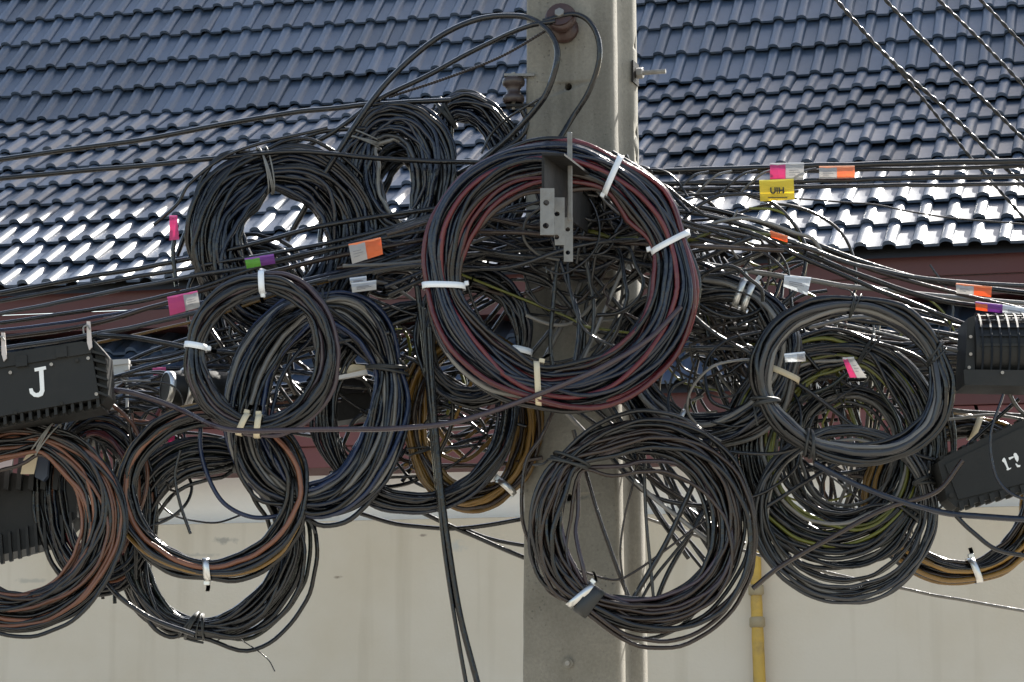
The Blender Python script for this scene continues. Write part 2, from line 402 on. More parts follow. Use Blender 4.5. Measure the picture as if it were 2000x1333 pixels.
for py in (1152, 1215):
    c = on_pipe(py); V, Q = tube_np([list(c + dirv * t) for t in (-0.03, -0.024, 0.02, 0.026)], np.array([0.034, 0.042, 0.041, 0.034]), 14)
    link('joint', mesh_np('joint', V, Q), mat_plain('tarnished_joint', (0.3, 0.24, 0.14), 0.6, 0, 0.3, 20), dp, smooth=True)

# ------------------------------------------------------------------ the concrete pole
def concrete_mat():
    m, n, l, b = new_mat('pole_concrete')
    tc = n.new('ShaderNodeTexCoord')
    a = n.new('ShaderNodeTexNoise'); a.inputs['Scale'].default_value = 3.2; a.inputs['Detail'].default_value = 10; a.inputs['Roughness'].default_value = 0.62
    l.new(tc.outputs['Object'], a.inputs['Vector'])
    cr = n.new('ShaderNodeValToRGB'); e = cr.color_ramp.elements
    e[0].position = 0.28; e[0].color = (0.135, 0.125, 0.10, 1); e[1].position = 0.72; e[1].color = (0.27, 0.255, 0.215, 1)
    l.new(a.outputs['Fac'], cr.inputs['Fac'])
    # run-down stains
    mp = n.new('ShaderNodeMapping'); mp.inputs['Scale'].default_value = (11, 11, 0.8); l.new(tc.outputs['Object'], mp.inputs['Vector'])
    s = n.new('ShaderNodeTexNoise'); s.inputs['Scale'].default_value = 1; s.inputs['Detail'].default_value = 7; l.new(mp.outputs[0], s.inputs['Vector'])
    sm = n.new('ShaderNodeMapRange'); sm.inputs['From Min'].default_value = 0.5; sm.inputs['From Max'].default_value = 0.72; sm.inputs['To Max'].default_value = 0.75
    l.new(s.outputs['Fac'], sm.inputs['Value'])
    m1 = n.new('ShaderNodeMix'); m1.data_type = 'RGBA'; m1.inputs['B'].default_value = (0.085, 0.08, 0.066, 1)
    l.new(sm.outputs['Result'], m1.inputs['Factor']); l.new(cr.outputs['Color'], m1.inputs['A'])
    # speckle pits
    v = n.new('ShaderNodeTexVoronoi'); v.inputs['Scale'].default_value = 70; l.new(tc.outputs['Object'], v.inputs['Vector'])
    n3 = n.new('ShaderNodeTexNoise'); n3.inputs['Scale'].default_value = 6; n3.inputs['Detail'].default_value = 3; l.new(tc.outputs['Object'], n3.inputs['Vector'])
    vm = n.new('ShaderNodeMapRange'); vm.inputs['From Min'].default_value = 0.08; vm.inputs['From Max'].default_value = 0.2; vm.inputs['To Min'].default_value = 1; vm.inputs['To Max'].default_value = 0
    l.new(v.outputs['Distance'], vm.inputs['Value'])
    nm = n.new('ShaderNodeMapRange'); nm.inputs['From Min'].default_value = 0.42; nm.inputs['From Max'].default_value = 0.62; l.new(n3.outputs['Fac'], nm.inputs['Value'])
    mu = n.new('ShaderNodeMath'); mu.operation = 'MULTIPLY'; l.new(vm.outputs['Result'], mu.inputs[0]); l.new(nm.outputs['Result'], mu.inputs[1])
    m2 = n.new('ShaderNodeMix'); m2.data_type = 'RGBA'; m2.inputs['B'].default_value = (0.10, 0.095, 0.08, 1)
    l.new(mu.outputs[0], m2.inputs['Factor']); l.new(m1.outputs['Result'], m2.inputs['A'])
    f = n.new('ShaderNodeTexNoise'); f.inputs['Scale'].default_value = 130; f.inputs['Detail'].default_value = 6; f.inputs['Roughness'].default_value = 0.7; l.new(tc.outputs['Object'], f.inputs['Vector'])
    fm = n.new('ShaderNodeMapRange'); fm.inputs['From Min'].default_value = 0.3; fm.inputs['From Max'].default_value = 0.7; fm.inputs['To Min'].default_value = 0.82; fm.inputs['To Max'].default_value = 1.16; l.new(f.outputs['Fac'], fm.inputs['Value'])
    hs = n.new('ShaderNodeHueSaturation'); l.new(fm.outputs['Result'], hs.inputs['Value']); l.new(m2.outputs['Result'], hs.inputs['Color'])
    l.new(hs.outputs['Color'], b.inputs['Base Color']); b.inputs['Roughness'].default_value = 0.85
    sb = n.new('ShaderNodeMath'); sb.operation = 'SUBTRACT'; l.new(f.outputs['Fac'], sb.inputs[0]); l.new(mu.outputs[0], sb.inputs[1])
    bp = n.new('ShaderNodeBump'); bp.inputs['Strength'].default_value = 0.5; bp.inputs['Distance'].default_value = 0.003
    l.new(sb.outputs[0], bp.inputs['Height']); l.new(bp.outputs['Normal'], b.inputs['Normal'])
    return m
M_conc = concrete_mat()
PSI = R(-17.0)
pa = P(1024, 666, 0.0); pz0 = pa.z
pole = empty('utility_pole', (pa.x, 0, 0), PSI)
tag(pole, 'tall square concrete utility pole with grooved side carrying all the cable coils', 'pole')
# section at the reference height; local x along the front face, y into the depth
SEC = [(0.006, 0.0), (0.222, 0.0), (0.228, 0.006), (0.228, 0.062), (0.222, 0.070), (0.210, 0.088), (0.207, 0.098), (0.207, 0.182), (0.210, 0.192), (0.222, 0.208), (0.228, 0.216),
       (0.228, 0.268), (0.222, 0.274), (0.006, 0.274), (0.0, 0.268), (0.0, 0.216), (0.006, 0.208), (0.032, 0.188), (0.038, 0.178), (0.038, 0.102), (0.032, 0.092), (0.006, 0.070), (0.0, 0.062), (0.0, 0.006)]
def psc(z): return 1.0 - 0.058 * (z - pz0)
V = []; Q = []; rnd = random.Random(9)
zs = [0.0, 0.6, 1.2] + list(np.arange(1.5, 4.0, 0.06)) + [4.3, 5.0, 6.0, 7.5]
for i, z in enumerate(zs):
    s = psc(z)
    for (x, y) in SEC:
        j = rnd.uniform(-.0006, .0006)
        V.append(((x - 0.114) * s + 0.114 + j, (y - 0.0) * s + j, z))
ns = len(SEC)
for i in range(len(zs) - 1):
    for k in range(ns): Q.append((i * ns + k, i * ns + (k + 1) % ns, (i + 1) * ns + (k + 1) % ns, (i + 1) * ns + k))
shaft_me = mesh_np('shaft', V, Q)
shaft = link('shaft', shaft_me, M_conc, pole)
bm = bmesh.new(); s = psc(7.5); prism(bm, [Vector(((x - .114) * s + .114, y * s, 7.5)) for x, y in SEC], Vector((0, 0, 0.02)))
link('pole_cap', bm_mesh('pole_cap', bm), M_conc, pole)
Rpsi = Matrix.Rotation(PSI, 3, 'Z')
def pole_pt(px, py, yl=0.0):
    """world point on the pole's front plane (pushed out by -yl)"""
    d = ray(px, py); nrm = Rpsi @ Vector((0, 1, 0)); o = Vector((pa.x, 0, 0)) + nrm * yl
    return CAM + d * ((o - CAM).dot(nrm) / d.dot(nrm))
PINV = Rpsi.inverted()
def to_pole(p): return PINV @ (p - Vector((pa.x, 0, 0)))
M_hole = mat_plain('hole_shadow_concrete', (0.03, 0.028, 0.024), 0.95)
# through holes: cut into the shaft with a boolean
cut = bmesh.new()
for (px, py) in ((1110, 170), (1112, 531), (1110, 972)):
    c = to_pole(pole_pt(px, py)); add_cyl(cut, c + Vector((0, -0.05, 0)), c + Vector((0, 0.06, 0)), 0.0095, 18)
for py in (45, 220, 272, 390, 560, 1130):
    # small holes on the side flange
    z = pole_pt(1220, py).z; s = psc(z); add_cyl(cut, Vector((0.18, 0.243 * s, z)), Vector((0.30, 0.243 * s, z)), 0.007, 12)
cme = bm_mesh('cutter', cut); co = bpy.data.objects.new('cutter', cme); COL.objects.link(co); co.parent = pole
md = shaft.modifiers.new('holes', 'BOOLEAN'); md.operation = 'DIFFERENCE'; md.object = co; md.solver = 'EXACT'
bpy.context.view_layer.update()
dg = bpy.context.evaluated_depsgraph_get()
nm = bpy.data.meshes.new_from_object(shaft.evaluated_get(dg), depsgraph=dg)
shaft.modifiers.clear()
if len(nm.polygons) > 200: shaft.data = nm
bpy.data.objects.remove(co, do_unlink=True)

# ================================================================== COILS
def kink(rnd, n):
    return rnd.uniform(0, 2 * math.pi)
def coil(label, cx, cy, a, b, w_, n, rp, Y, pal, ties=(), seed=1, rot=0.0, yaw=0.0, loose=3.0, strays=0, stray_amt=28, group=None, wob=1.7, sag=0.0, depth=None):
    """a hanging coil of cable: n turns bundled in a ring; ties: (clock angle in degrees from the right, anticlockwise, kind)"""
    rnd = random.Random(seed); s = S(Y); C = P(cx, cy, Y); n = int(round(n * 1.5)); rp = rp * 0.87
    root = empty('cable_coil', C); tag(root, label, 'cable coil', group or 'coils of spare cable hanging on the pole and its spans')
    d = depth if depth else max(2.2 * rp * s, n * (2 * rp) ** 2 * 1.05 / w_ * s)
    N = 84; t = np.arange(N) * 2 * np.pi / N
    cr, sr = math.cos(R(rot)), math.sin(R(rot)); ty = math.tan(R(yaw))
    p2, p3, q1, q2 = [rnd.uniform(0, 6.28) for _ in range(4)]
    tie = np.zeros(N)
    for (ad, kind) in ties:
        dd = np.abs((t - R(ad) + np.pi) % (2 * np.pi) - np.pi); tie = np.maximum(tie, np.exp(-(dd / 0.28) ** 2))
    k = 1.0 - 0.30 * tie
    rad = 1 + 0.012 * np.sin(2 * t + p2) + 0.010 * np.sin(3 * t + p3)
    names = [m for m, q in pal]; wts = [q for m, q in pal]
    tw = 0.35 * np.sin(t + q1) + 0.2 * np.sin(2 * t + q2)
    for i in range(n):
        rho = math.sqrt((i + 0.5) / n); al = i * 2.39996 + rnd.uniform(-.3, .3)
        A = al + tw + 0.3 * np.sin(t + rnd.uniform(0, 6.28)) + 0.14 * np.sin(3 * t + rnd.uniform(0, 6.28))
        u = rho * np.cos(A) * k; v = rho * np.sin(A) * k
        ld = rnd.uniform(0, 6.28); lm = abs(rnd.gauss(0, loose))
        if i >= n - strays: lm += stray_amt * rnd.uniform(0.5, 1.2); ld = rnd.uniform(-2.4, -0.5)
        ox = lm * math.cos(ld) * (1 - 0.9 * tie); oz = lm * math.sin(ld) * (1 - 0.9 * tie)
        h1, h2 = rnd.uniform(0, 6.28), rnd.uniform(0, 6.28)
        wv = wob * (np.sin(4 * t + h1) + 0.6 * np.sin(7 * t + h2) + 0.35 * np.sin(13 * t + 2 * h1) + 0.25 * np.sin(19 * t + 3 * h2)) * (1 - 0.7 * tie)
        ra = (a * rad + u * w_ / 2 + wv); rb = (b * rad + u * w_ / 2 + wv)
        x = ra * np.cos(t) + ox; z = rb * np.sin(t) + oz
        z = z - sag * np.clip(-np.sin(t), 0, 1) ** 2 * rnd.random()
        X = x * cr - z * sr; Z = x * sr + z * cr
        pts = np.stack([X * s, v * d / 2 + X * s * ty + 0.002 * np.sin(5 * t + h2), Z * s], 1)
        r = rp * s * rnd.choice((0.85, 0.95, 1.0, 1.0, 1.12))
        Vv, Qq = tube_np(pts, r, 7, True)
        link('cable_loop', mesh_np('cable_loop', Vv, Qq), CM[rnd.choices(names, wts)[0]], root, smooth=True)
    # ties and straps
    for (ad, kind) in ties:
        th = R(ad); kk = 0.69
        x = a * math.cos(th); z = b * math.sin(th)
        c = np.array([(x * cr - z * sr) * s, (x * cr - z * sr) * s * ty, (x * sr + z * cr) * s])
        tx, tz = -a * math.sin(th), b * math.cos(th); tl = math.hypot(tx, tz); tx, tz = tx / tl, tz / tl
        tang = np.array([(tx * cr - tz * sr), (tx * cr - tz * sr) * ty, (tx * sr + tz * cr)]); tang /= np.linalg.norm(tang)
        nrm = np.array([tang[2], 0, -tang[0]]); nrm /= np.linalg.norm(nrm); dep = np.cross(tang, nrm)
        hu = (w_ / 2 * kk + rp * 1.2) * s; hv_ = d / 2 * kk + rp * 1.25 * s
        if kind in ('white', 'cream', 'steel', 'steelw', 'tape'):
            wid = {'white': 6, 'cream': 6, 'steel': 5, 'steelw': 6.5, 'tape': 15}[kind] * s
            sk = rnd.uniform(-0.25, 0.25)
            ph = np.arange(28) * 2 * np.pi / 28; V = []
            ce = np.cos(ph); se = np.sin(ph)
            ce = np.sign(ce) * np.abs(ce) ** 0.75; se = np.sign(se) * np.abs(se) ** 0.75
            for off, gr in ((-1, 0), (1, 0), (1, 0.0016), (-1, 0.0016)):
                V.append(c + (tang * off * wid)[None, :] + (ce * (hu + gr))[:, None] * (nrm + tang * sk)[None, :] + (se * (hv_ + gr))[:, None] * dep[None, :])
            V = np.vstack(V); Q = []
            for ring in range(4):
                r2 = (ring + 1) % 4
                for q in range(28): Q.append((ring * 28 + q, ring * 28 + (q + 1) % 28, r2 * 28 + (q + 1) % 28, r2 * 28 + q))
            mt = {'white': M_white, 'cream': M_cream, 'steel': M_steel, 'steelw': M_steel, 'tape': M_tie}[kind]
            st = link('strap', mesh_np('strap', V, Q), mt, root, smooth=False)
            if kind != 'tape':
                side = 1 if rnd.random() < 0.5 else -1
                if kind == 'white': side = -1
                if rnd.random() < 0.6: side = -1
                # the buckle sits on the inner edge of the bundle, tail sticking out
                bc = Vector(c + nrm * side * (hu + 4 * s) - dep * 0.0)
                rotm = Matrix((nrm, dep, tang)).transposed()
                bm = bmesh.new(); add_box(bm, (0, 0, 0), (9 * s, 12 * s, wid * 1.9 if kind != 'white' else wid * 1.5), rotm); bevel(bm, 1.2 * s, 1)
                bme = bm_mesh('buckle', bm); bo = link('buckle', bme, mt, st); bo.location = bc
                tlv = spline([c + nrm * side * hu, c + nrm * side * (hu + 10 * s) + tang * 3 * s, c + nrm * side * (hu + 20 * s) + tang * rnd.uniform(-14, 14) * s], 5)
                bm = bmesh.new(); pr = None
                for q in tlv:
                    cur = [bm.verts.new(Vector(q) + Vector(tang) * e * wid * 0.6) for e in (-1, 1)]
                    if pr: bm.faces.new((pr[0], pr[1], cur[1], cur[0]))
                    pr = cur
                bmesh.ops.solidify(bm, geom=bm.faces[:], thickness=0.0014)
                link('strap_tail', bm_mesh('strap_tail', bm), mt, st)
        else:
            thin = {'wire': 1.7, 'wirew': 1.7, 'rope': 3.2}[kind] * s; nt_ = {'wire': 3, 'wirew': 4, 'rope': 3}[kind]
            mt = M_galv if kind == 'wirew' else M_tie
            Vs, Qs, base = [], [], 0
            ph = np.linspace(0, 2 * np.pi * nt_, 22 * nt_)
            sk1 = rnd.uniform(-.5, .5)
            off = (ph / (2 * np.pi * nt_) - 0.5) * nt_ * 5 * s + 5 * s * np.sin(ph * 0.7 + sk1)
            pts = c[None, :] + np.cos(ph)[:, None] * (hu + thin) * nrm[None, :] + np.sin(ph)[:, None] * (hv_ + thin) * dep[None, :] + off[:, None] * tang[None, :] + (np.cos(ph) * sk1 * hu)[:, None] * tang[None, :]
            Vv, Qq = tube_np(pts, thin, 5, False, ref=tuple(tang)); 
            st = link('tie_wire', mesh_np('tie_wire', Vv, Qq), mt, root, smooth=True)
            e0 = pts[-1]; tl = spline([e0, e0 + nrm * rnd.uniform(-8, 14) * s + tang * rnd.uniform(8, 20) * s - dep * 0.01, e0 + nrm * rnd.uniform(-20, 20) * s + tang * rnd.uniform(18, 42) * s], 8)
            Vv, Qq = tube_np(tl, thin * 0.8, 5); link('wire_end', mesh_np('wire_end', Vv, Qq), mt, st, smooth=True)
    return root

DARK = [('blk', 5), ('chr', 3), ('blu', 2)]
coil('big coil of black, blue black and dark red cable strapped in front of the pole', 1092, 534, 228, 222, 100, 31, 6.1, -0.42,
     [('blk', 4), ('chr', 4), ('blu', 5), ('red', 6), ('gry', 4), ('brn', 2), ('pal', 1)], [(195, 'white'), (24, 'white'), (70, 'white'), (267, 'cream')], 11, rot=-8, loose=5, strays=3, stray_amt=22, sag=26)
coil('neat coil of mauve grey cable with white and cream ties left of the pole', 512, 692, 130, 143, 44, 15, 6.0, -0.36,
     [('mau', 5), ('gry', 3), ('chr', 5), ('brn', 3), ('blk', 2)], [(106, 'white'), (187, 'white'), (283, 'cream'), (270, 'cream')], 12, rot=-14, loose=2.5)
coil('tall leaning coil of blue black cable behind the neat mauve coil', 622, 790, 136, 192, 84, 26, 5.6, -0.2,
     [('blk', 5), ('blu', 5), ('chr', 3), ('nav', 3), ('gry', 3), ('pal', 3)], [(28, 'rope'), (262, 'rope'), (100, 'wire')], 13, rot=-8, yaw=12, loose=5, strays=3, stray_amt=22)
coil('thick black coil at upper left tied with bright wire at its top', 556, 468, 132, 140, 116, 38, 5.8, -0.06,
     DARK, [(100, 'wirew')], 14, rot=6, yaw=18, loose=6, sag=30)
coil('thick black coil with a wire tie standing above its upper left neighbour', 775, 345, 76, 116, 82, 27, 5.4, 0.0,
     DARK + [('gry', 2), ('pal', 1)], [(132, 'wirew')], 15, rot=8, yaw=-14, loose=6, sag=24)
coil('black coil beside the top of the pole under the spool insulator', 925, 330, 74, 130, 66, 22, 5.4, 0.06,
     DARK + [('blu', 4), ('gry', 1)], [(112, 'rope')], 16, rot=12, yaw=-8, loose=3)
coil('extra deep black coil standing in for shade inside the upper left coils', 765, 420, 60, 140, 60, 16, 5.5, 0.12, [('blk', 6), ('chr', 1)], [], 17, rot=-12, yaw=30, loose=5)  # extra coil, its black put in as the dark shade between its neighbours
coil('brown black coil hanging low across the front of the pole with a steel clamp', 1248, 1022, 178, 180, 74, 26, 5.2, -0.34,
     [('brn', 9), ('blk', 5), ('chr', 2), ('gry', 1), ('mau', 1)], [(237, 'steelw'), (243, 'tape'), (144, 'rope')], 18, rot=-6, loose=9, strays=8, stray_amt=30)
coil('neat round coil of blue black cable at right held by black wire ties', 1664, 742, 178, 146, 42, 13, 6.6, -0.36,
     [('blu', 6), ('blk', 4), ('chr', 3), ('gry', 3), ('pal', 1)], [(93, 'wire'), (204, 'rope'), (27, 'wire'), (246, 'rope')], 19, rot=-6, loose=3.5)
coil('black coil with two steel straps just right of the big front coil', 1385, 700, 150, 140, 66, 20, 5.6, -0.16,
     DARK + [('gry', 3), ('brn', 1), ('pal', 2)], [(70, 'steelw'), (77, 'steelw'), (-2, 'cream'), (258, 'steel')], 20, rot=-12, yaw=-10, loose=5)
coil('messy coil of black and yellow green cable behind the neat right coil', 1632, 870, 172, 194, 92, 26, 4.6, -0.14,
     [('blk', 9), ('chr', 5), ('ygr', 2), ('gry', 3), ('grn', 2), ('pal', 2)], [(80, 'wire'), (330, 'rope')], 21, rot=-10, loose=12, strays=4, stray_amt=30)
coil('small loose coil of thin grey black cable inside the messy right coil', 1652, 890, 108, 122, 40, 11, 4.2, -0.06,
     [('blk', 5), ('gry', 4), ('chr', 2), ('pal', 4)], [(96, 'wire')], 22, loose=7)
coil('slack coil of a few thin cables sagging lowest at right', 1650, 1000, 165, 155, 34, 9, 4.0, -0.2,
     [('blk', 5), ('gry', 3), ('chr', 2), ('brn', 1), ('pal', 2)], [(18, 'rope')], 23, rot=4, loose=9)
coil('coil of black and amber striped cable with a steel buckle at the right edge', 1868, 975, 156, 142, 54, 18, 5.8, 0.0,
     [('blk', 6), ('yel', 5), ('brn', 2)], [(276, 'steelw'), (70, 'cream')], 24, rot=6, loose=3)
coil('coil of orange brown and black cable cut by the left edge of the photo', 40, 1020, 160, 168, 84, 28, 4.8, -0.3,
     [('org', 5), ('blk', 8), ('chr', 5), ('brn', 4)], [(78, 'wirew')], 25, rot=-4, loose=8, strays=4, stray_amt=18)
coil('low hanging coil of black cable bound at its bottom, lower left', 408, 1055, 160, 168, 52, 26, 5.4, -0.1,
     [('blk', 7), ('chr', 3), ('grn', 2)], [(262, 'rope'), (270, 'wire'), (70, 'rope')], 26, rot=-4, loose=10, strays=7, stray_amt=30)
coil('coil of black and orange cable in one steel strap inside the low black coil', 414, 960, 168, 152, 44, 14, 6.0, -0.22,
     [('blk', 8), ('org', 2), ('yel', 1), ('brn', 4), ('chr', 3)], [(266, 'steelw')], 27, rot=2, loose=4)
coil('coil of amber brown cable clamped beside the left edge of the pole', 922, 820, 112, 158, 46, 18, 5.0, -0.04,
     [('yel', 9), ('brn', 3)], [(300, 'steelw'), (200, 'wire')], 28, rot=4, yaw=8, loose=3)
coil('dark coil with white zip ties behind the lower left of the big coil', 925, 660, 98, 118, 40, 14, 5.4, -0.14,
     DARK + [('gry', 1)], [(-8, 'white')], 29, rot=-6, loose=4)
coil('wide slack coil of blue black cable crossing under the big coil', 815, 800, 180, 188, 34, 14, 5.2, -0.1,
     [('blk', 5), ('blu', 4), ('chr', 3), ('red', 1)], [(250, 'rope')], 30, rot=-30, loose=8)
coil('loose coil of thin black cable behind the top of the neat mauve coil', 500, 600, 90, 110, 50, 14, 4.5, 0.1,
     DARK + [('gry', 2)], [], 31, loose=10)
coil('black coil half hidden behind the box marked J', 190, 980, 90, 150, 60, 16, 5.0, -0.12,
     DARK + [('red', 1), ('org', 1)], [], 32, rot=10, loose=10)

# ================================================================== CABLES
def cable(label, pts, rp, mat, Y=-0.1, twist=0, group=None, name='overhead_cable', sub=10, jit=0.0, seed=0, parent=None, sides=6):
    rnd = random.Random(seed + int(pts[0][0] * 7 + pts[-1][1]))
    W = []
    for q in pts:
        yy = q[2] if len(q) > 2 else Y
        W.append(P(q[0] + rnd.uniform(-jit, jit), q[1] + rnd.uniform(-jit, jit), yy))
    c = spline(W, sub); s = S(Y); o0 = c[0].copy(); c = c - o0
    if twist:
        L = np.concatenate([[0], np.cumsum(np.linalg.norm(np.diff(c, axis=0), axis=1))])
        n = int(L[-1] / (twist * s) * 12) + 4
        u = np.linspace(0, L[-1], n); c = np.stack([np.interp(u, L, c[:, k]) for k in range(3)], 1)
        ph = u / (twist * s) * 2 * np.pi; t = np.gradient(c, axis=0); t /= np.linalg.norm(t, axis=1)[:, None]
        a = np.cross(t, [0, 1, 0]); a /= np.linalg.norm(a, axis=1)[:, None]; b = np.cross(t, a)
        Vs, Qs = [], []
        root = None
        ob = empty(name, Vector(o0)); tag(ob, label, 'cable', group)
        for k in (0, 1):
            off = (np.cos(ph + k * np.pi)[:, None] * a + np.sin(ph + k * np.pi)[:, None] * b) * rp * s * 0.62
            V, Q = tube_np(c + off * 0.75, rp * s * 0.62, 6); link('wire_strand', mesh_np('wire_strand', V, Q), mat, ob, smooth=True)
        return ob
    if len(c) > 6:   # slight natural waviness
        ph1, ph2 = rnd.uniform(0, 6.28), rnd.uniform(0, 6.28); u = np.linspace(0, 1, len(c)); env = np.sin(np.pi * u)
        L = np.linalg.norm(c[-1] - c[0]) + 1e-6
        c[:, 2] += env * 0.6 * s * (np.sin(u * L * 22 + ph1) + np.sin(u * L * 37 + ph2))
    V, Q = tube_np(c, rp * s, sides); o = link(name, mesh_np(name, V, Q), mat, None, Vector(o0), smooth=True)
    tag(o, label, 'cable', group); return o
B = CM
# four twisted wires crossing the roof at top right
g = 'twisted wires crossing the roof at upper right'
cable('twisted wire crossing the upper right roof, leftmost of the four diagonals', [(1600, -40), (1633, 0), (1727, 105), (1850, 217), (1945, 310), (2060, 420)], 4.2, B['blk'], 0.0, 44, g)
cable('thin twisted wire branching from the leftmost diagonal wire and passing under the span cables', [(1727, 103), (1800, 190), (1896, 308), (1950, 370), (2030, 460)], 3.2, B['blk'], 0.05, 40, g)
cable('twisted wire crossing the upper right roof, second diagonal from the left', [(1690, -45), (1729, 0), (1850, 125), (2000, 273), (2050, 322)], 3.8, B['blk'], 0.0, 44, g)
cable('twisted wire crossing the upper right roof, third diagonal from the left', [(1790, -42), (1833, 0), (1920, 85), (2050, 222)], 3.6, B['blk'], 0.0, 44, g)
cable('short twisted wire over the top right corner of the roof', [(1870, -45), (1915, 0), (2050, 142)], 3.6, B['blk'], 0.0, 44, g)
# right spans at y 320-390
g = 'near level span cables right of the pole'
cable('thick black span cable right of the pole, topmost of the level spans', [(1250, 336), (1500, 328), (1750, 320), (2100, 313)], 6.2, B['blk'], -0.12, 0, g)
cable('grey messenger cable just under the topmost span right of the pole', [(1260, 338), (1500, 335), (1800, 330), (2100, 322)], 4.4, B['gry'], -0.1, 0, g)
cable('black span cable carrying the yellow tag', [(1250, 360), (1520, 356), (1750, 349), (2100, 343)], 5.0, B['blk'], -0.14, 0, g)
cable('grey span cable running just below the yellow tag cable', [(1250, 372), (1520, 366), (1800, 362), (2100, 358)], 4.2, B['gry'], -0.1, 0, g)
cable('thin dark wire sagging across the bright tiles from the yellow tag', [(1552, 388), (1700, 400), (1850, 425), (2100, 446)], 1.8, B['blk'], -0.1, 0, g)
cable('thin wire under the yellow tag span, touching the big coil', [(1250, 384), (1400, 380), (1500, 378), (1560, 374)], 3.0, B['gry'], -0.1, 0, g)
# lashing wraps around those spans
for i, x in enumerate((1350, 1395, 1445, 1482, 1560)):
    y = 345 - (x - 1350) * 0.03
    cable('grey lashing wire wound steeply over the level span cables right of the pole', [(x - 34, y + 34, -0.15), (x - 12, y + 12, -0.165), (x + 8, y - 3, -0.165), (x + 34, y - 9, -0.15)], 2.6, B['pal'] if i % 2 else B['gry'], -0.15, 0, 'lashing wires on the right spans', name='lashing_wire')
# top loops on the insulator
g = 'drop cables looped over the insulator at the pole top'
cable('thick drop cable arching over the roof and round the pole top insulator', [(560, 470, 0), (640, 330, -0.05), (740, 180, -0.05), (840, 85, -0.05), (930, 40, -0.05), (1020, 33, -0.06), (1065, 55, -0.1), (1088, 95, -0.12), (1083, 140, -0.12), (1060, 195, -0.1), (1000, 262, -0.06), (900, 350, -0.04), (850, 410, 0)], 6.0, B['chr'], -0.08, 0, g)
cable('drop cable running below the arching one from the insulator to the roof edge', [(1085, 42, -0.1), (1030, 52, -0.08), (940, 92, 0), (850, 140, 0), (740, 195, 0), (640, 265, 0), (520, 320, .02), (440, 350, .05), (380, 420, .05), (345, 500, .05)], 5.2, B['chr'], -0.05, 0, g)
cable('thin twisted tie wire pulled tight from the insulator to the coils', [(1070, 58, -0.1), (980, 110, -0.05), (880, 150, 0), (760, 190, 0)], 3.0, B['brn'], -0.05, 12, g)
cable('thick cable looped from the insulator down the front of the pole', [(1060, 42, -0.09), (1120, 28, -0.1), (1150, 42, -0.11), (1168, 75, -0.12), (1170, 120, -0.12), (1150, 180, -0.1), (1115, 235, -0.08), (1085, 285, -0.1)], 5.4, B['chr'], -0.1, 0, g)
cable('thin wire hanging from the spool insulator to the coil below', [(1060, 190, -0.1), (1000, 225, -0.05), (960, 262, 0), (940, 300, 0)], 2.6, B['gry'], -0.05, 0, g)
cable('loop of grey cable bulging beside the pole under the spool insulator', [(1020, 215, 0), (1030, 245, 0), (1010, 275, 0), (950, 310, 0), (880, 350, .02), (800, 420, .05)], 5.5, B['chr'], 0.0, 0, g)
# left spans
g = 'long span cables leaving to the left across the roof'
cable('long black span cable rising over the bright tiles, uppermost at left', [(-60, 322), (0, 312), (280, 272), (560, 222), (700, 207), (800, 200), (880, 196)], 5.4, B['blk'], 0.0, 0, g)
cable('long black span cable second from the top at left, ending level at the big coil', [(-60, 358), (0, 349), (200, 331), (420, 310), (590, 296), (690, 306), (820, 314), (970, 319), (1060, 320)], 5.2, B['blk'], -0.1, 0, g)
cable('short cable joining the second left span from above', [(440, 308), (560, 282), (640, 256), (760, 250)], 4.6, B['chr'], 0.0, 0, g)
LS = [ # left y at x=-60, mid points, right end, radius, material, wording
 ([(-60, 584), (150, 545), (400, 500), (640, 440), (870, 405)], 5.0, 'blk', 'black span cable skimming the lower edge of the bright tiles'),
 ([(-60, 600), (200, 552), (450, 510), (700, 462), (880, 410)], 4.4, 'chr', 'charcoal span cable just under the eave at left'),
 ([(-60, 625), (120, 590), (330, 548), (600, 500), (860, 420)], 4.4, 'gry', 'grey span cable crossing the red fascia at left'),
 ([(-60, 640), (160, 608), (360, 570), (560, 505), (880, 440)], 4.2, 'blk', 'black span cable under the pink tag'),
 ([(-60, 652), (130, 630), (230, 612), (400, 590), (700, 520), (880, 450)], 3.4, 'nav', 'thin blue span cable at left'),
 ([(-60, 668), (150, 640), (300, 600), (420, 560), (640, 505), (900, 455)], 5.0, 'brn', 'brown black span cable passing above the box marked J'),
 ([(-60, 690), (180, 655), (380, 612), (640, 545), (900, 480)], 5.0, 'gry', 'dusty grey span cable resting on the box marked J'),
 ([(190, 655), (280, 662), (380, 682), (520, 690), (760, 650)], 5.4, 'chr', 'charcoal cable bending down to the right of the box marked J'),
 ([(190, 670), (330, 640), (440, 610), (560, 570), (760, 520)], 3.2, 'yel', 'thin amber cable right of the box marked J'),
 ([(200, 760), (260, 768), (350, 800), (440, 838), (520, 842), (700, 838), (800, 836), (900, 822), (1020, 782), (1140, 735), (1260, 668), (1330, 600)], 5.2, 'mau', 'long mauve cable swinging from the left box to the big coil'),
 ([(205, 742), (300, 715), (400, 690), (560, 660), (760, 600)], 4.2, 'blk', 'black cable leaving the right end of the box marked J upward'),
 ([(200, 775), (260, 830), (285, 900), (285, 960), (255, 1040), (240, 1080)], 4.0, 'org', 'thin orange brown cable curling down from the end of the box marked J'),
 ([(300, 440), (345, 400), (370, 360), (450, 300), (640, 250)], 3.6, 'chr', 'thin cable rising past the small pink marker at left'),
 ([(345, 560), (338, 500), (340, 470), (345, 440)], 4.6, 'blk', 'short black cable end hanging by the small pink marker'),
]
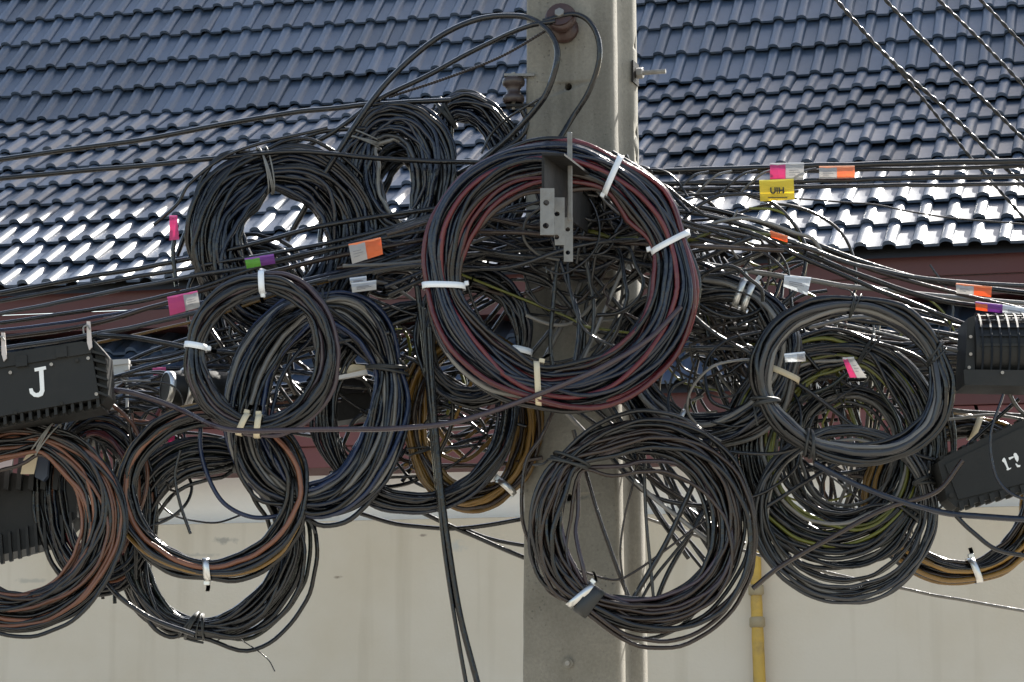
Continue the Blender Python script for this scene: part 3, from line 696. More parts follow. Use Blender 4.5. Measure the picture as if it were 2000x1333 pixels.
for i, (pts, r_, mt, lb) in enumerate(LS):
    yy = -0.12 - 0.02 * (i % 4)
    if 'swinging' in lb:
        pts = [(x, y, -0.44 if x > 400 else -0.3) for x, y in pts]; pts[-1] = (*pts[-1][:2], -0.5); pts[-2] = (*pts[-2][:2], -0.52); pts[-3] = (*pts[-3][:2], -0.52)
    cable(lb, pts, r_, B[mt], yy, 0, g)
# right fan of spans descending
g = 'span cables fanning down to the right of the pole'
RS = [
 ([(1300, 395), (1400, 412), (1500, 440), (1650, 500), (1800, 545), (2060, 580)], 5.6, 'blk', 'thick black cable of the right fan, uppermost, along the roof edge'),
 ([(1300, 402), (1420, 430), (1560, 490), (1700, 545), (1850, 590), (2060, 606)], 5.6, 'chr', 'charcoal cable of the right fan under the orange marker'),
 ([(1300, 410), (1400, 425), (1540, 470), (1680, 520), (1840, 548), (2060, 562)], 4.6, 'gry', 'grey cable of the right fan ending by the white and orange tag'),
 ([(1330, 440), (1450, 450), (1560, 500), (1700, 560), (1800, 600), (1900, 640)], 4.8, 'blk', 'black cable of the right fan dropping to the ribbed box'),
 ([(1330, 510), (1450, 528), (1560, 545), (1680, 562), (1850, 580), (2060, 598)], 5.2, 'pal', 'pale shiny cable running level to the right edge above the neat coil'),
 ([(1340, 470), (1420, 466), (1500, 484), (1600, 500)], 3.4, 'ygr', 'thin yellow green cable at the roof edge right of the big coil'),
 ([(1340, 455), (1440, 478), (1560, 484), (1680, 520), (1760, 545), (2060, 620)], 4.2, 'brn', 'brown cable of the right fan'),
 ([(1320, 430), (1440, 470), (1500, 500), (1535, 530)], 3.2, 'chr', 'thin cable hooking down at the roof edge right of the big coil'),
 ([(1300, 680), (1400, 680), (1500, 684), (1600, 690)], 5.4, 'chr', 'level charcoal cable in the gap between the big coil and the neat right coil'),
 ([(1300, 560), (1380, 640), (1480, 700), (1600, 780), (1700, 860)], 4.4, 'gry', 'grey cable slanting down behind the neat right coil'),
 ([(1560, 600), (1640, 620), (1780, 640), (1900, 662)], 5.0, 'chr', 'charcoal cable entering the ribbed box from the left'),
 ([(1580, 640), (1700, 620), (1800, 668), (1895, 690)], 4.4, 'pal', 'pale cable entering the ribbed box from the left'),
 ([(1590, 905), (1680, 950), (1800, 992), (1900, 1008), (2060, 1018)], 6.0, 'blu', 'blue black cable sweeping from under the neat coil to the right edge'),
 ([(1470, 1150), (1520, 1110), (1640, 1040), (1740, 990), (1830, 960), (1880, 900)], 5.0, 'brn', 'brown cable rising to the right from the yellow pipe top'),
 ([(1480, 1000), (1640, 905), (1740, 880), (1860, 900), (1900, 860), (1990, 780)], 4.2, 'blk', 'black cable curving behind the lower right of the neat coil'),
 ([(1860, 1000), (1900, 1040), (1950, 1075), (2060, 1092)], 4.6, 'chr', 'short charcoal cable crossing the amber striped coil to the right edge'),
 ([(1850, 800), (1930, 808), (2060, 815)], 4.0, 'gry', 'grey cable over the red fascia at the right edge, upper'),
 ([(1850, 820), (1940, 812), (2060, 830)], 3.0, 'pal', 'thin pale cable over the red fascia at the right edge, lower'),
 ([(1960, 770), (1935, 850), (1945, 930), (1975, 965), (2040, 985)], 2.8, 'blu', 'thin cable drooping over the dark box numbered 17'),
 ([(1960, 745), (1990, 800), (2040, 830)], 4.0, 'pal', 'short pale cable end under the ribbed box'),
]
for i, (pts, r_, mt, lb) in enumerate(RS):
    yy = -0.14 - 0.03 * (i % 4)
    if 'drooping' in lb: yy = -0.42
    if 'sweeping' in lb or 'crossing the amber' in lb or 'yellow pipe top' in lb: yy = -0.38
    cable(lb, pts, r_, B[mt], yy, 0, g)
cable('taut bright service wire running down to the right edge over the beige wall', [(1240, 1005), (1400, 1060), (1520, 1095), (1760, 1150), (1900, 1176), (2080, 1208)], 3.2, B['pal'], 0.3, 0)
# wires dropping straight down left of the pole
g = 'cables dropping down left of the pole'
cable('thick black cable dropping to the bottom edge left of the pole', [(838, 640), (845, 760), (856, 900), (872, 1040), (898, 1200), (935, 1345)], 6.2, B['blk'], -0.24, 0, g)
cable('second black cable dropping beside the thick one, left of the pole', [(826, 600), (836, 740), (852, 900), (866, 1060), (890, 1220), (912, 1345)], 4.2, B['chr'], -0.24, 0, g)
cable('black cable of the drop that ends above the wall ledge', [(815, 560), (832, 700), (846, 860), (860, 1000)], 6.0, B['blk'], -0.22, 0, g)
cable('dark cable sagging over the wall ledge to the pole, upper', [(700, 1002), (780, 1025), (860, 1032), (940, 1028), (1030, 1012)], 4.4, B['blk'], 0.1, 0, g)
cable('dark cable slanting over the wall to the pole, lower', [(780, 980), (860, 1018), (930, 1050), (1030, 1092)], 4.6, B['blk'], 0.1, 0, g)
cable('short dark cable slanting to the pole edge between the two others', [(900, 1030), (960, 1054), (1035, 1068)], 4.0, B['blk'], 0.12, 0, g)
cable('dangling blue cable loop under the neat mauve coil', [(392, 830), (392, 880), (410, 940), (440, 985), (490, 1010), (540, 1008), (600, 985), (650, 930, -0.1)], 4.4, B['nav'], -0.2, 0)
cable('dangling cable end in front of the white wall at lower left', [(352, 880), (342, 930), (352, 985), (372, 1043)], 3.2, B['chr'], -0.24, 0)
cable('cable slanting over the lower left coil from the orange coil', [(200, 1130), (240, 1172), (300, 1210), (380, 1240)], 5.0, B['chr'], -0.2, 0)
cable('hair thin wire curling out below the low black coil', [(470, 1250), (500, 1270), (525, 1290), (537, 1312)], 1.2, B['blk'], -0.1, 0)
# cables seen through the low front coil
WD = {'blk': 'black', 'chr': 'charcoal', 'gry': 'grey', 'brn': 'brown black', 'blu': 'blue black', 'pal': 'pale', 'ygr': 'yellow green', 'red': 'dark red', 'org': 'orange brown', 'yel': 'amber'}
g = 'cables crossing inside the low front coil'
INN = [([(1120, 840), (1140, 910), (1170, 1010), (1205, 1110), (1240, 1195)], 4.2, 'brn'), ([(1160, 840), (1190, 890), (1260, 960), (1330, 985), (1430, 990)], 4.6, 'blk'),
       ([(1390, 860), (1330, 1000), (1290, 1080), (1225, 1190)], 5.2, 'chr'), ([(1430, 900), (1350, 1040), (1300, 1130), (1270, 1210)], 5.0, 'blk'),
       ([(1240, 840), (1290, 880), (1350, 930), (1430, 1010)], 5.0, 'blk'), ([(1258, 850), (1260, 975), (1266, 1060), (1280, 1200)], 3.4, 'gry'), ([(1120, 860), (1200, 890), (1280, 920), (1400, 960)], 3.4, 'chr'),
       ([(1440, 880), (1370, 1010), (1310, 1090), (1270, 1140), (1240, 1200)], 3.2, 'blk'), ([(1100, 1105), (1140, 1118), (1180, 1130), (1220, 1128), (1320, 1060), (1420, 980)], 2.4, 'brn'), ([(1040, 1060), (1055, 1125), (1075, 1160), (1120, 1178), (1190, 1190)], 2.4, 'brn'),
       ([(1250, 840), (1240, 930), (1220, 1010), (1212, 1090), (1230, 1200)], 2.2, 'brn'), ([(1040, 1080), (1020, 1010), (1028, 900), (1060, 850), (1090, 780)], 4.0, 'brn')]
ORD = ['steeply falling from the upper left', 'sagging to the right rim', 'slanting to the lower left', 'curving down from the right rim', 'short and curving to the right rim', 'dropping upright in the middle', 'nearly level near the top', 'thinnest from the right rim', 'hooked across the lower left', 'thin and bulging at the left rim', 'thin and upright by the pole edge', 'bowing outside the left rim']
for i, (pts, r_, mt) in enumerate(INN):
    cable(WD[mt] + ' cable crossing the low front coil, ' + ORD[i], pts, r_, B[mt], -0.24 - 0.02 * (i % 3), 0, g, seed=i)

# cables over the pole inside the opening of the big coil
g = 'cables crossing inside the big front coil'
BIG = [([(1165, 330), (1160, 420), (1150, 500), (1120, 590), (1080, 670), (1040, 750)], 5.0, 'pal'), ([(1145, 320), (1168, 380), (1166, 470), (1158, 520)], 4.4, 'gry'),
       ([(960, 520), (1030, 535), (1080, 560), (1130, 620)], 5.0, 'chr'), ([(1040, 470), (1100, 500), (1160, 540), (1210, 600)], 4.0, 'blk'),
       ([(1220, 380), (1240, 430), (1236, 480), (1210, 540)], 4.2, 'pal'), ([(1090, 500), (1080, 600), (1076, 690), (1095, 780)], 4.4, 'chr'),
       ([(1260, 500), (1180, 530), (1130, 580), (1080, 640)], 4.0, 'gry'), ([(1280, 520), (1200, 560), (1150, 620), (1140, 690)], 4.2, 'blk'),
       ([(960, 560), (1060, 600), (1140, 640), (1240, 660)], 3.6, 'blk'), ([(1060, 600), (1110, 620), (1150, 640), (1190, 645)], 2.6, 'ygr'),
       ([(1150, 540), (1160, 600), (1155, 660), (1140, 690)], 4.2, 'gry'), ([(1110, 560), (1130, 620), (1126, 690), (1110, 760)], 4.6, 'blu'),
       ([(1010, 470), (1080, 480), (1180, 462), (1280, 476)], 5.0, 'brn'), ([(900, 500), (980, 480), (1060, 470), (1140, 500)], 5.0, 'brn'),
       ([(1190, 470), (1250, 480), (1300, 520), (1330, 600)], 4.4, 'gry'), ([(1200, 640), (1230, 600), (1270, 580), (1330, 590)], 4.0, 'chr')]
BW = ['sweeping from the top past the bracket down', 'curling beside the bracket', 'arching over the pole from the left', 'falling right from the bracket foot', 'bent near the right rim', 'hanging straight down the pole', 'sweeping left and down from the right rim', 'curving down the pole from the right rim', 'low and nearly level across the pole', 'short and low over the pole', 'short and upright below the bracket', 'bulging down the pole to the lower rim', 'level across under the bracket', 'humped from the left rim to the pole', 'falling beside the right rim', 'rising to the lower right rim']
for i, (pts, r_, mt) in enumerate(BIG):
    def ext(p, q):
        p = list(p); d = (p[0] - q[0], p[1] - q[1]); L = math.hypot(*d)
        while math.hypot(p[0] - 1092, p[1] - 534) < 222: p[0] += d[0] / L * 6; p[1] += d[1] / L * 6
        return tuple(p)
    if pts[0][1] > 335: pts = [ext(pts[0], pts[1])] + pts
    pts = pts + [ext(pts[-1], pts[-2])]
    pts = [p for k, p in enumerate(pts) if k == 0 or p != pts[k - 1]]
    cable(WD[mt] + ' cable ' + BW[i] + ' inside the big front coil', pts, r_, B[mt], -0.12 - 0.025 * (i % 6), 0, g, seed=40 + i)

def tangle(label, group, n, a, b, mats, seed, rr=(3.0, 5.4), Y=(-0.1, 0.12), sag=(-30, 60), sw=0.0, mid=2):
    """n individual cables from box a to box b (x0, y0, x1, y1), each with its own bends"""
    rnd = random.Random(seed); names = [m for m, q in mats]; wts = [q for m, q in mats]
    for i in range(n):
        p0 = (rnd.uniform(a[0], a[2]), rnd.uniform(a[1], a[3])); p1 = (rnd.uniform(b[0], b[2]), rnd.uniform(b[1], b[3]))
        L = math.hypot(p1[0] - p0[0], p1[1] - p0[1]); nx, ny = -(p1[1] - p0[1]) / L, (p1[0] - p0[0]) / L
        sg = rnd.uniform(*sag); yy = rnd.uniform(*Y); pts = [(*p0, yy)]
        for k in range(1, mid + 1):
            t = k / (mid + 1); bow = 4 * t * (1 - t)
            j = rnd.gauss(0, sw)
            pts.append((p0[0] + (p1[0] - p0[0]) * t + nx * j, p0[1] + (p1[1] - p0[1]) * t + ny * j + sg * bow, yy + rnd.uniform(-.03, .03)))
        pts.append((*p1, yy + rnd.uniform(-.05, .05)))
        mk = rnd.choices(names, wts)[0]; r0 = rnd.uniform(*rr)
        wd = {'blk': 'black', 'chr': 'charcoal', 'gry': 'grey', 'brn': 'brown black', 'blu': 'blue black', 'pal': 'pale', 'ygr': 'yellow green', 'red': 'dark red', 'org': 'orange brown', 'yel': 'amber'}[mk]
        lb = label.replace('loose dark', 'loose').replace('loose', ('thin ' if r0 < (rr[0] + rr[1]) / 2 else 'thick ') + wd, 1)
        cable(lb, pts, r0, CM[mk], yy, 0, group, name='loose_cable', sub=9, seed=seed * 100 + i, sides=5)
MIX = [('blk', 6), ('chr', 4), ('gry', 2), ('brn', 2), ('blu', 1), ('pal', 1)]
tangle('loose dark cable running from the pole out to the left behind the coils', 'loose cables between the pole and the left coils', 13, (640, 440, 760, 600), (1290, 370, 1350, 500), MIX, 51, Y=(-0.32, -0.1), sag=(-60, 60), sw=26, mid=3)
tangle('loose dark cable running from the pole out to the right behind the coils', 'loose cables between the pole and the right coils', 12, (860, 400, 900, 500), (1400, 440, 1560, 600), MIX + [('ygr', 1)], 52, Y=(-0.32, -0.1), sag=(-60, 60), sw=26, mid=3)
tangle('loose dark cable slanting down to the right of the pole', 'loose cables slanting down right of the pole', 26, (1300, 430, 1420, 620), (1430, 760, 1600, 860), MIX, 53, Y=(-0.05, 0.2), sw=12)
tangle('loose dark cable in the tangle left of the pole below the big coil', 'loose cables left of the pole below the big coil', 44, (660, 640, 800, 960), (900, 560, 1060, 900), MIX + [('red', 1), ('yel', 1)], 54, Y=(-0.05, 0.2), sw=14)
tangle('loose dark cable crossing level between the left box and the mauve coil', 'loose cables right of the box marked J', 26, (150, 700, 195, 800), (520, 600, 700, 900), MIX + [('red', 1), ('org', 1)], 55, Y=(-0.02, 0.15), sw=10)
tangle('loose cable running level behind the neat right coil', 'loose cables behind the neat right coil', 30, (1330, 560, 1400, 700), (1885, 640, 1900, 740), MIX + [('pal', 2)], 56, Y=(-0.05, 0.15), sw=12)
tangle('loose cable dropping steeply behind the messy right coil', 'steep cables behind the messy right coil', 24, (1540, 600, 1780, 700), (1600, 1010, 1800, 1060), MIX + [('ygr', 1), ('org', 1)], 57, Y=(0.0, 0.2), sw=14)
tangle('loose cable hanging between the big coil and the low front coil', 'loose cables under the big coil', 16, (1040, 710, 1240, 770), (1340, 1000, 1460, 1130), MIX, 58, Y=(-0.3, 0.0), sw=14)
tangle('loose cable in the dark knot at the pole bracket', 'loose cables in the knot at the pole bracket', 36, (1060, 296, 1230, 325), (1290, 400, 1350, 620), MIX + [('pal', 1)], 59, (2.6, 4.4), Y=(-0.28, 0.0), sw=16)
tangle('loose cable looping between the bracket and the left side of the big coil', 'loose cables left of the bracket', 12, (850, 380, 890, 560), (1260, 340, 1340, 520), MIX, 60, (3, 4.8), Y=(-0.25, -0.05), sw=12)
tangle('loose dark cable falling behind the neat mauve coil', 'loose cables behind the mauve coil', 20, (380, 560, 560, 700), (420, 740, 640, 860), MIX, 61, Y=(0, 0.15), sw=10)
tangle('loose dark cable under the box marked J slanting down to the low black coil', 'loose cables under the box marked J', 18, (180, 780, 330, 860), (150, 1080, 290, 1180), MIX + [('red', 1), ('org', 1)], 62, Y=(-0.15, 0.1), sw=12)

def curls(label, group, n, box, mats, seed, rad=(50, 150), rr=(2.0, 4.4), Y=(-0.25, 0.05)):
    """springy cut offs: open arcs of cable that wander through a region"""
    rnd = random.Random(seed); names = [m for m, q in mats]; wts = [q for m, q in mats]
    for i in range(n):
        cx, cy = rnd.uniform(box[0], box[2]), rnd.uniform(box[1], box[3]); r = rnd.uniform(*rad); e = rnd.uniform(0.55, 1.2)
        a0 = rnd.uniform(0, 6.28); sweep = rnd.uniform(1.8, 4.6) * rnd.choice((-1, 1)); yy = rnd.uniform(*Y); k = 8; pts = []
        for j in range(k + 1):
            t = j / k; a = a0 + sweep * t; q = r * (1 + 0.5 * (t - 0.5) * rnd.uniform(0.6, 1.2))
            pts.append((cx + q * math.cos(a) + rnd.gauss(0, 3), cy + q * e * math.sin(a) + rnd.gauss(0, 3), yy + 0.04 * math.sin(3 * t + i)))
        mk = rnd.choices(names, wts)[0]; r0 = rnd.uniform(*rr)
        cable(('thin ' if r0 < 3.2 else 'thick ') + WD[mk] + ' ' + label, pts, r0, CM[mk], yy, 0, group, name='loose_cable', sub=6, seed=seed * 100 + i, sides=5)
MIX2 = [('blk', 7), ('chr', 4), ('gry', 3), ('brn', 2), ('pal', 3), ('ygr', 1)]
curls('cable curling in the gap right of the big front coil', 'springy cables right of the big front coil', 48, (1380, 440, 1500, 860), MIX2, 71, (60, 170))
curls('cable curling in the big front coil opening', 'springy cables inside the big front coil', 34, (1060, 400, 1270, 570), MIX2, 72, (50, 150), Y=(-0.3, -0.1))
curls('cable curling between the mauve coil and the big coil', 'springy cables left of the big front coil', 26, (690, 500, 880, 900), MIX2, 73, (60, 160), Y=(-0.1, 0.15))
curls('cable curling behind the neat right coil', 'springy cables behind the neat right coil', 34, (1560, 640, 1780, 900), MIX2, 74, (60, 160), Y=(-0.1, 0.15))
curls('cable curling near the box marked J', 'springy cables beside the box marked J', 20, (230, 780, 380, 960), MIX2, 75, (50, 130), Y=(-0.2, 0.1))

# ================================================================== HARDWARE
def px_prism(name, poly, Y, depth, mat, parent=None, bev=0.0, off=None):
    o0 = off if off is not None else Vector((0, 0, 0))
    bm = bmesh.new(); prism(bm, [P(x, y, Y) - o0 for x, y in poly], Vector((0, depth, 0)))
    if bev: bevel(bm, bev, 2)
    return link(name, bm_mesh(name, bm), mat, parent)
def thing(name, label, cat, px, py, Y, group=None):
    l = P(px, py, Y); return tag(empty(name, l), label, cat, group), l

# galvanised bracket stack in the middle of the big coil
def perforated(name, x0, y0, x1, y1, Y, holes, root, l, r_=6.0, dep=0.005):
    """a flat bar with real round holes, built as a grid of quads round each hole"""
    bm = bmesh.new(); s = S(Y); o = P(x0, y0, Y)
    W_ = (x1 - x0) * s; H_ = (y1 - y0) * s
    ys = [0.0] + [((holes[i][1] + holes[i + 1][1]) / 2 - y0) * s for i in range(len(holes) - 1)] + [H_]
    for i, (hx, hy) in enumerate(holes):
        c = Vector(((hx - x0) * s, 0, -(hy - y0) * s)); za, zb2 = -ys[i], -ys[i + 1]
        N = 16; ring = []; sq = []
        for k in range(N):
            a_ = k * 2 * math.pi / N + math.pi / N; dx, dz = math.cos(a_), math.sin(a_)
            ring.append(bm.verts.new(c + Vector((dx * r_ * s, 0, dz * r_ * s))))
            t = min((W_ - c.x if dx > 0 else c.x) / max(abs(dx), 1e-6), ((za - c.z) if dz > 0 else (c.z - zb2)) / max(abs(dz), 1e-6))
            sq.append(bm.verts.new(c + Vector((dx * t, 0, dz * t))))
        for k in range(N): bm.faces.new((ring[k], ring[(k + 1) % N], sq[(k + 1) % N], sq[k]))
        for (cx_, cz_) in ((0, za), (W_, za), (0, zb2), (W_, zb2)):
            cs = Vector((cx_, 0, cz_)); near = sorted(sq, key=lambda v: (v.co - cs).length)[:2]
            if (near[0].co - cs).length > 1e-5: bm.faces.new((near[0], near[1], bm.verts.new(cs)))
    g_ = bmesh.ops.extrude_face_region(bm, geom=bm.faces[:])
    bmesh.ops.translate(bm, verts=[v for v in g_['geom'] if isinstance(v, bmesh.types.BMVert)], vec=(0, dep, 0))
    ob = link(name, bm_mesh(name, bm), M_galv, root); ob.location = o - l; return ob
br, bl = thing('pole_bracket', 'galvanised perforated steel bracket with black cross arm inside the big coil', 'bracket', 1085, 512, -0.3)
perforated('perforated_plate', 1055, 368, 1083, 461, -0.70, [(1067, 397), (1066, 443)], br, bl)
perforated('perforated_plate', 1083, 386, 1103, 481, -0.62, [(1088, 419), (1087, 465)], br, bl, 5.2)
perforated('perforated_plate', 1101, 425, 1119, 513, -0.54, [(1109, 449), (1109, 495)], br, bl, 4.6)
perforated('perforated_plate', 1132, 462, 1150, 520, -0.12, [(1141, 478), (1140, 502)], br, bl, 4.4)
bm = bmesh.new()
# black angle cross arm running back from the plates to the pole
A0 = P(1058, 305, -0.69) - bl; A1 = P(1058, 396, -0.69) - bl; B0 = P(1180, 396, -0.06) - bl; B1 = P(1180, 478, -0.06) - bl
prism(bm, [A0, B0, B1, A1], Vector((0.006, 0.003, 0)))
link('cross_arm', bm_mesh('cross_arm', bm), M_dsteel, br)
bm = bmesh.new(); prism(bm, [A0 + Vector((0, 0, .001)), A0 + Vector((0.05, 0, 0.001)), B0 + Vector((0.05, 0, 0.001)), B0 + Vector((0, 0, 0.001))], Vector((0, 0, 0.005)))
link('cross_arm_flange', bm_mesh('cross_arm_flange', bm), M_dsteel, br)
bm = bmesh.new(); add_box(bm, P(1113, 345, -0.56) - bl, (10 * S(-.56), 0.006, 178 * S(-.56))); bevel(bm, 0.002, 1)
link('upright_bar', bm_mesh('upright_bar', bm), M_galv, br)
bm = bmesh.new(); add_box(bm, P(1133, 430, -0.2) - bl, (9 * S(-.2), 0.006, 90 * S(-.2)))
link('upright_bar', bm_mesh('upright_bar', bm), M_galv, br)

# insulator on the pole's front face
def spool(label, px, py, Yc, axis, R0, L_, mat, kind='insulator'):
    r0 = P(px, py, Yc); root = tag(empty('spool_insulator', r0), label, kind); ax = Vector(axis).normalized(); s = S(Yc)
    prof = [(-1.0, 0.0), (-1.0, 0.75), (-0.9, 0.92), (-0.65, 1.0), (-0.42, 0.94), (-0.3, 0.72), (-0.1, 0.62), (0.1, 0.62), (0.3, 0.74), (0.45, 0.98), (0.7, 1.04), (0.92, 0.96), (1.0, 0.8), (1.0, 0.0)]
    V, Q = tube_np([list(ax * (t * L_ * s)) for t, r_ in prof], np.array([max(r_, 0.001) * R0 * s for t, r_ in prof]), 26, ref=(0, 0.1, 1))
    o = link('spool', mesh_np('spool', V, Q), mat, root, smooth=True); o.data.set_sharp_from_angle(angle=R(50))
    return root, ax, s
root, ax, s = spool('rusty brown spool insulator with bolt head on the pole front near the top', 1098, 47, -0.055, (-0.16, -0.92, 0.35), 31, 30, M_rust)
bm = bmesh.new(); add_cyl(bm, ax * 30 * s, ax * 34 * s, 26 * s, 20); link('washer', bm_mesh('washer', bm), M_rust, root)
bm = bmesh.new(); add_cyl(bm, ax * 34 * s, ax * 42 * s, 10 * s, 6); bevel(bm, 0.001, 1); link('bolt_head', bm_mesh('bolt_head', bm), M_galv, root)
root, ax, s = spool('dark spool insulator clamped beside the left edge of the pole', 1003, 178, 0.0, (0, 0.05, 1), 22, 26, mat_plain('dark_insulator', (0.04, 0.028, 0.025), 0.35, 0, 0.3, 30))
bm = bmesh.new(); add_box(bm, P(1014, 149, 0) - P(1003, 178, 0), (60 * s, 0.03, 5 * s)); link('clamp_plate', bm_mesh('clamp_plate', bm), M_galv, root)
bm = bmesh.new(); add_box(bm, P(1016, 208, 0) - P(1003, 178, 0), (56 * s, 0.03, 5 * s)); link('clamp_plate', bm_mesh('clamp_plate', bm), M_dsteel, root)
bm = bmesh.new(); add_cyl(bm, P(1003, 214, 0) - P(1003, 178, 0), P(1003, 142, 0) - P(1003, 178, 0), 4 * s, 8); link('bolt', bm_mesh('bolt', bm), M_bolt, root)
# long bolt sticking out of the side
side = Rpsi @ Vector((1, 0, 0)); bz = P(1225, 160, 0.24).z
b0 = Vector((pa.x, 0, bz)) + Rpsi @ Vector((0.222, 0.236 * psc(bz), 0))
root = tag(empty('through_bolt', b0), 'long steel bolt with washer sticking out of the right side of the pole', 'bolt')
bm = bmesh.new(); add_cyl(bm, side * -0.01, side * 0.083, 0.0062, 12); link('bolt_shank', bm_mesh('bolt_shank', bm), M_bolt, root)
bm = bmesh.new(); add_cyl(bm, side * 0.008, side * 0.024, 0.015, 6); bevel(bm, .0008, 1); link('nut', bm_mesh('nut', bm), M_bolt, root)
bm = bmesh.new(); add_box(bm, side * 0.004, (0.004, 0.056, 0.056), Rpsi); link('square_washer', bm_mesh('square_washer', bm), M_dsteel, root)
# bolt end low on the front
c = pole_pt(1110, 1296, -0.004); root = tag(empty('anchor_bolt', c), 'small round bolt end set in the lower front of the pole', 'bolt')
fn = Rpsi @ Vector((0, -1, 0))
bm = bmesh.new(); add_cyl(bm, -fn * 0.004, fn * 0.004, 0.012, 18); link('washer', bm_mesh('washer', bm), M_conc, root)
bm = bmesh.new(); add_cyl(bm, fn * 0.003, fn * 0.009, 0.006, 12); link('bolt_end', bm_mesh('bolt_end', bm), M_bolt, root)

# ---- closures -----------------------------------------------------------
M_paint = mat_plain('white_marking_paint', (0.75, 0.76, 0.74), 0.6, 0, 0.1, 60)
def tilt_frame(Y, a, b):
    """unit vectors along and across a box edge from pixel a to pixel b"""
    A = P(*a, Y); u = (P(*b, Y) - A).normalized(); v = Vector((0, 1, 0)).cross(u).normalized()
    return A, u, v
# box with the letter J
root, l = thing('splice_box', 'black ribbed splice box marked with a white letter J at the left edge', 'splice box', 70, 830, -0.44)
px_prism('body', [(-80, 722), (164, 684), (180, 694), (194, 778), (-80, 828)], -0.44, 0.15, M_box, root, 0.004, l)
px_prism('lid', [(-80, 704), (160, 667), (174, 670), (178, 690), (-80, 731)], -0.447, 0.16, M_box, root, 0.003, l)
px_prism('end_cap', [(183, 664), (205, 690), (211, 772), (198, 790), (186, 700)], -0.42, 0.13, M_box, root, 0.003, l)
for i in range(16):
    x = -60 + i * 16.5; y = 829 - (x + 60) * 0.186
    px_prism('rib', [(x, y - 6), (x + 6, y - 7), (x + 7, y + 11), (x + 1, y + 13)], -0.435, 0.10, M_box, root, 0.0, l)
px_prism('base_flange', [(-80, 842), (196, 788), (200, 797), (-80, 852)], -0.40, 0.12, M_box, root, 0.002, l)
for i in range(6):
    y = 690 + i * 16
    px_prism('rib', [(180 + i * 2.4, y - 6), (206 + i * 1.2, y + 2), (206 + i * 1.2, y + 6), (180 + i * 2.4, y - 1)], -0.445, 0.02, M_box, root, 0.0, l)
J = [(235, 350), (313, 335), (316, 357), (297, 361), (304, 505), (292, 536), (262, 548), (232, 545), (205, 522), (199, 490), (222, 487), (229, 508), (247, 521), (266, 516), (275, 500), (267, 367), (238, 372)]
px_prism('letter_j', [(x / 3.51, y / 3.51 + 620) for x, y in J], -0.4432, 0.003, M_paint, root, 0.0, l)
for (x, y) in ((20, 728), (100, 712), (150, 704), (172, 700), (188, 770), (120, 788), (30, 806)):
    bm = bmesh.new(); add_cyl(bm, P(x, y, -0.440) - l, P(x, y, -0.4475 if y < 735 else -0.4445) - l, 0.0042, 8); link('screw', bm_mesh('screw', bm), M_bolt if x % 3 else M_box, root)
for x in (30, 108):
    y = 700 - (x - 30) * 0.23
    px_prism('latch', [(x, y - 4), (x + 22, y - 7), (x + 23, y + 14), (x + 1, y + 17)], -0.452, 0.01, M_box, root, 0.0015, l)
for i, (x, y, lb) in enumerate(((172, 650, 'pale steel hook gripping the cables above the right end of the box marked J'), (5, 672, 'pale steel hook at the left edge above the box marked J'))):
    rt, ll = thing('cable_hook', lb, 'hook', x, y + 40, -0.45)
    px_prism('hook_bar', [(x - 3, y - 22), (x + 4, y - 22), (x + 8, y + 28), (x + 2, y + 34), (x - 2, y + 20)], -0.455, 0.006, mat_plain('pale_hook', (0.5, 0.45, 0.42), 0.5), rt, 0.001, ll)
    V, Q = tube_np(spline([P(x - 8, y + 2, -.46) - ll, P(x - 9, y - 10, -.46) - ll, P(x - 2, y - 14, -.46) - ll, P(x + 4, y - 6, -.46) - ll], 6), 0.002, 6)
    link('hook_wire', mesh_np('hook_wire', V, Q), M_galv, rt, smooth=True)
# round black sleeve with metal clamps
root, l = thing('cable_sleeve', 'round black cable sleeve with bright metal clamps behind the mauve coil', 'splice sleeve', 380, 800, -0.14)
sa = P(322, 757, -0.14) - l; sb_ = P(456, 772, -0.06) - l; dv = (sb_ - sa)
def ring(name, t0, t1, r0, r1, mat):
    V, Q = tube_np([list(sa + dv * t) for t in (t0, t0 + (t1 - t0) * 0.08, t1 - (t1 - t0) * 0.08, t1)], np.array([r0 * 0.9, r0, r1, r1 * 0.9]), 24, ref=(0, 0.3, 1))
    return link(name, mesh_np(name, V, Q), mat, root, smooth=True)
ring('sleeve_body', 0.03, 0.3, 0.037, 0.049, M_box); ring('sleeve_body', 0.3, 1.0, 0.052, 0.054, M_box)
ring('clamp', 0.0, 0.085, 0.040, 0.041, M_steel); ring('clamp', 0.24, 0.33, 0.0535, 0.0545, M_steel); ring('clamp', 0.9, 0.95, 0.057, 0.057, M_steel)
bm = bmesh.new(); add_cyl(bm, sa + dv * 0.01, sa + dv * 0.03, 0.036, 20); link('end_plug', bm_mesh('end_plug', bm), M_box, root)
# lower left ribbed closure
root, l = thing('splice_box', 'dark finned splice box seen through the orange brown coil at left', 'splice box', 50, 1090, -0.12)
px_prism('body', [(-80, 905), (60, 930), (148, 930), (150, 1010), (100, 1060), (-80, 1105)], -0.12, 0.16, M_box, root, 0.006, l)
for i in range(13):
    x = -70 + i * 17; yb = 1096 - max(0, x) * 0.32
    px_prism('fin', [(x, yb - 52), (x + 5, yb - 53), (x + 9, yb + 4), (x + 3, yb + 6)], -0.135, 0.02, M_box, root, 0, l)
for i in range(8):
    x = -60 + i * 24
    px_prism('fin', [(x, 895), (x + 9, 894), (x + 4, 958), (x - 6, 955)], -0.15, 0.04, M_box, root, 0.001, l)
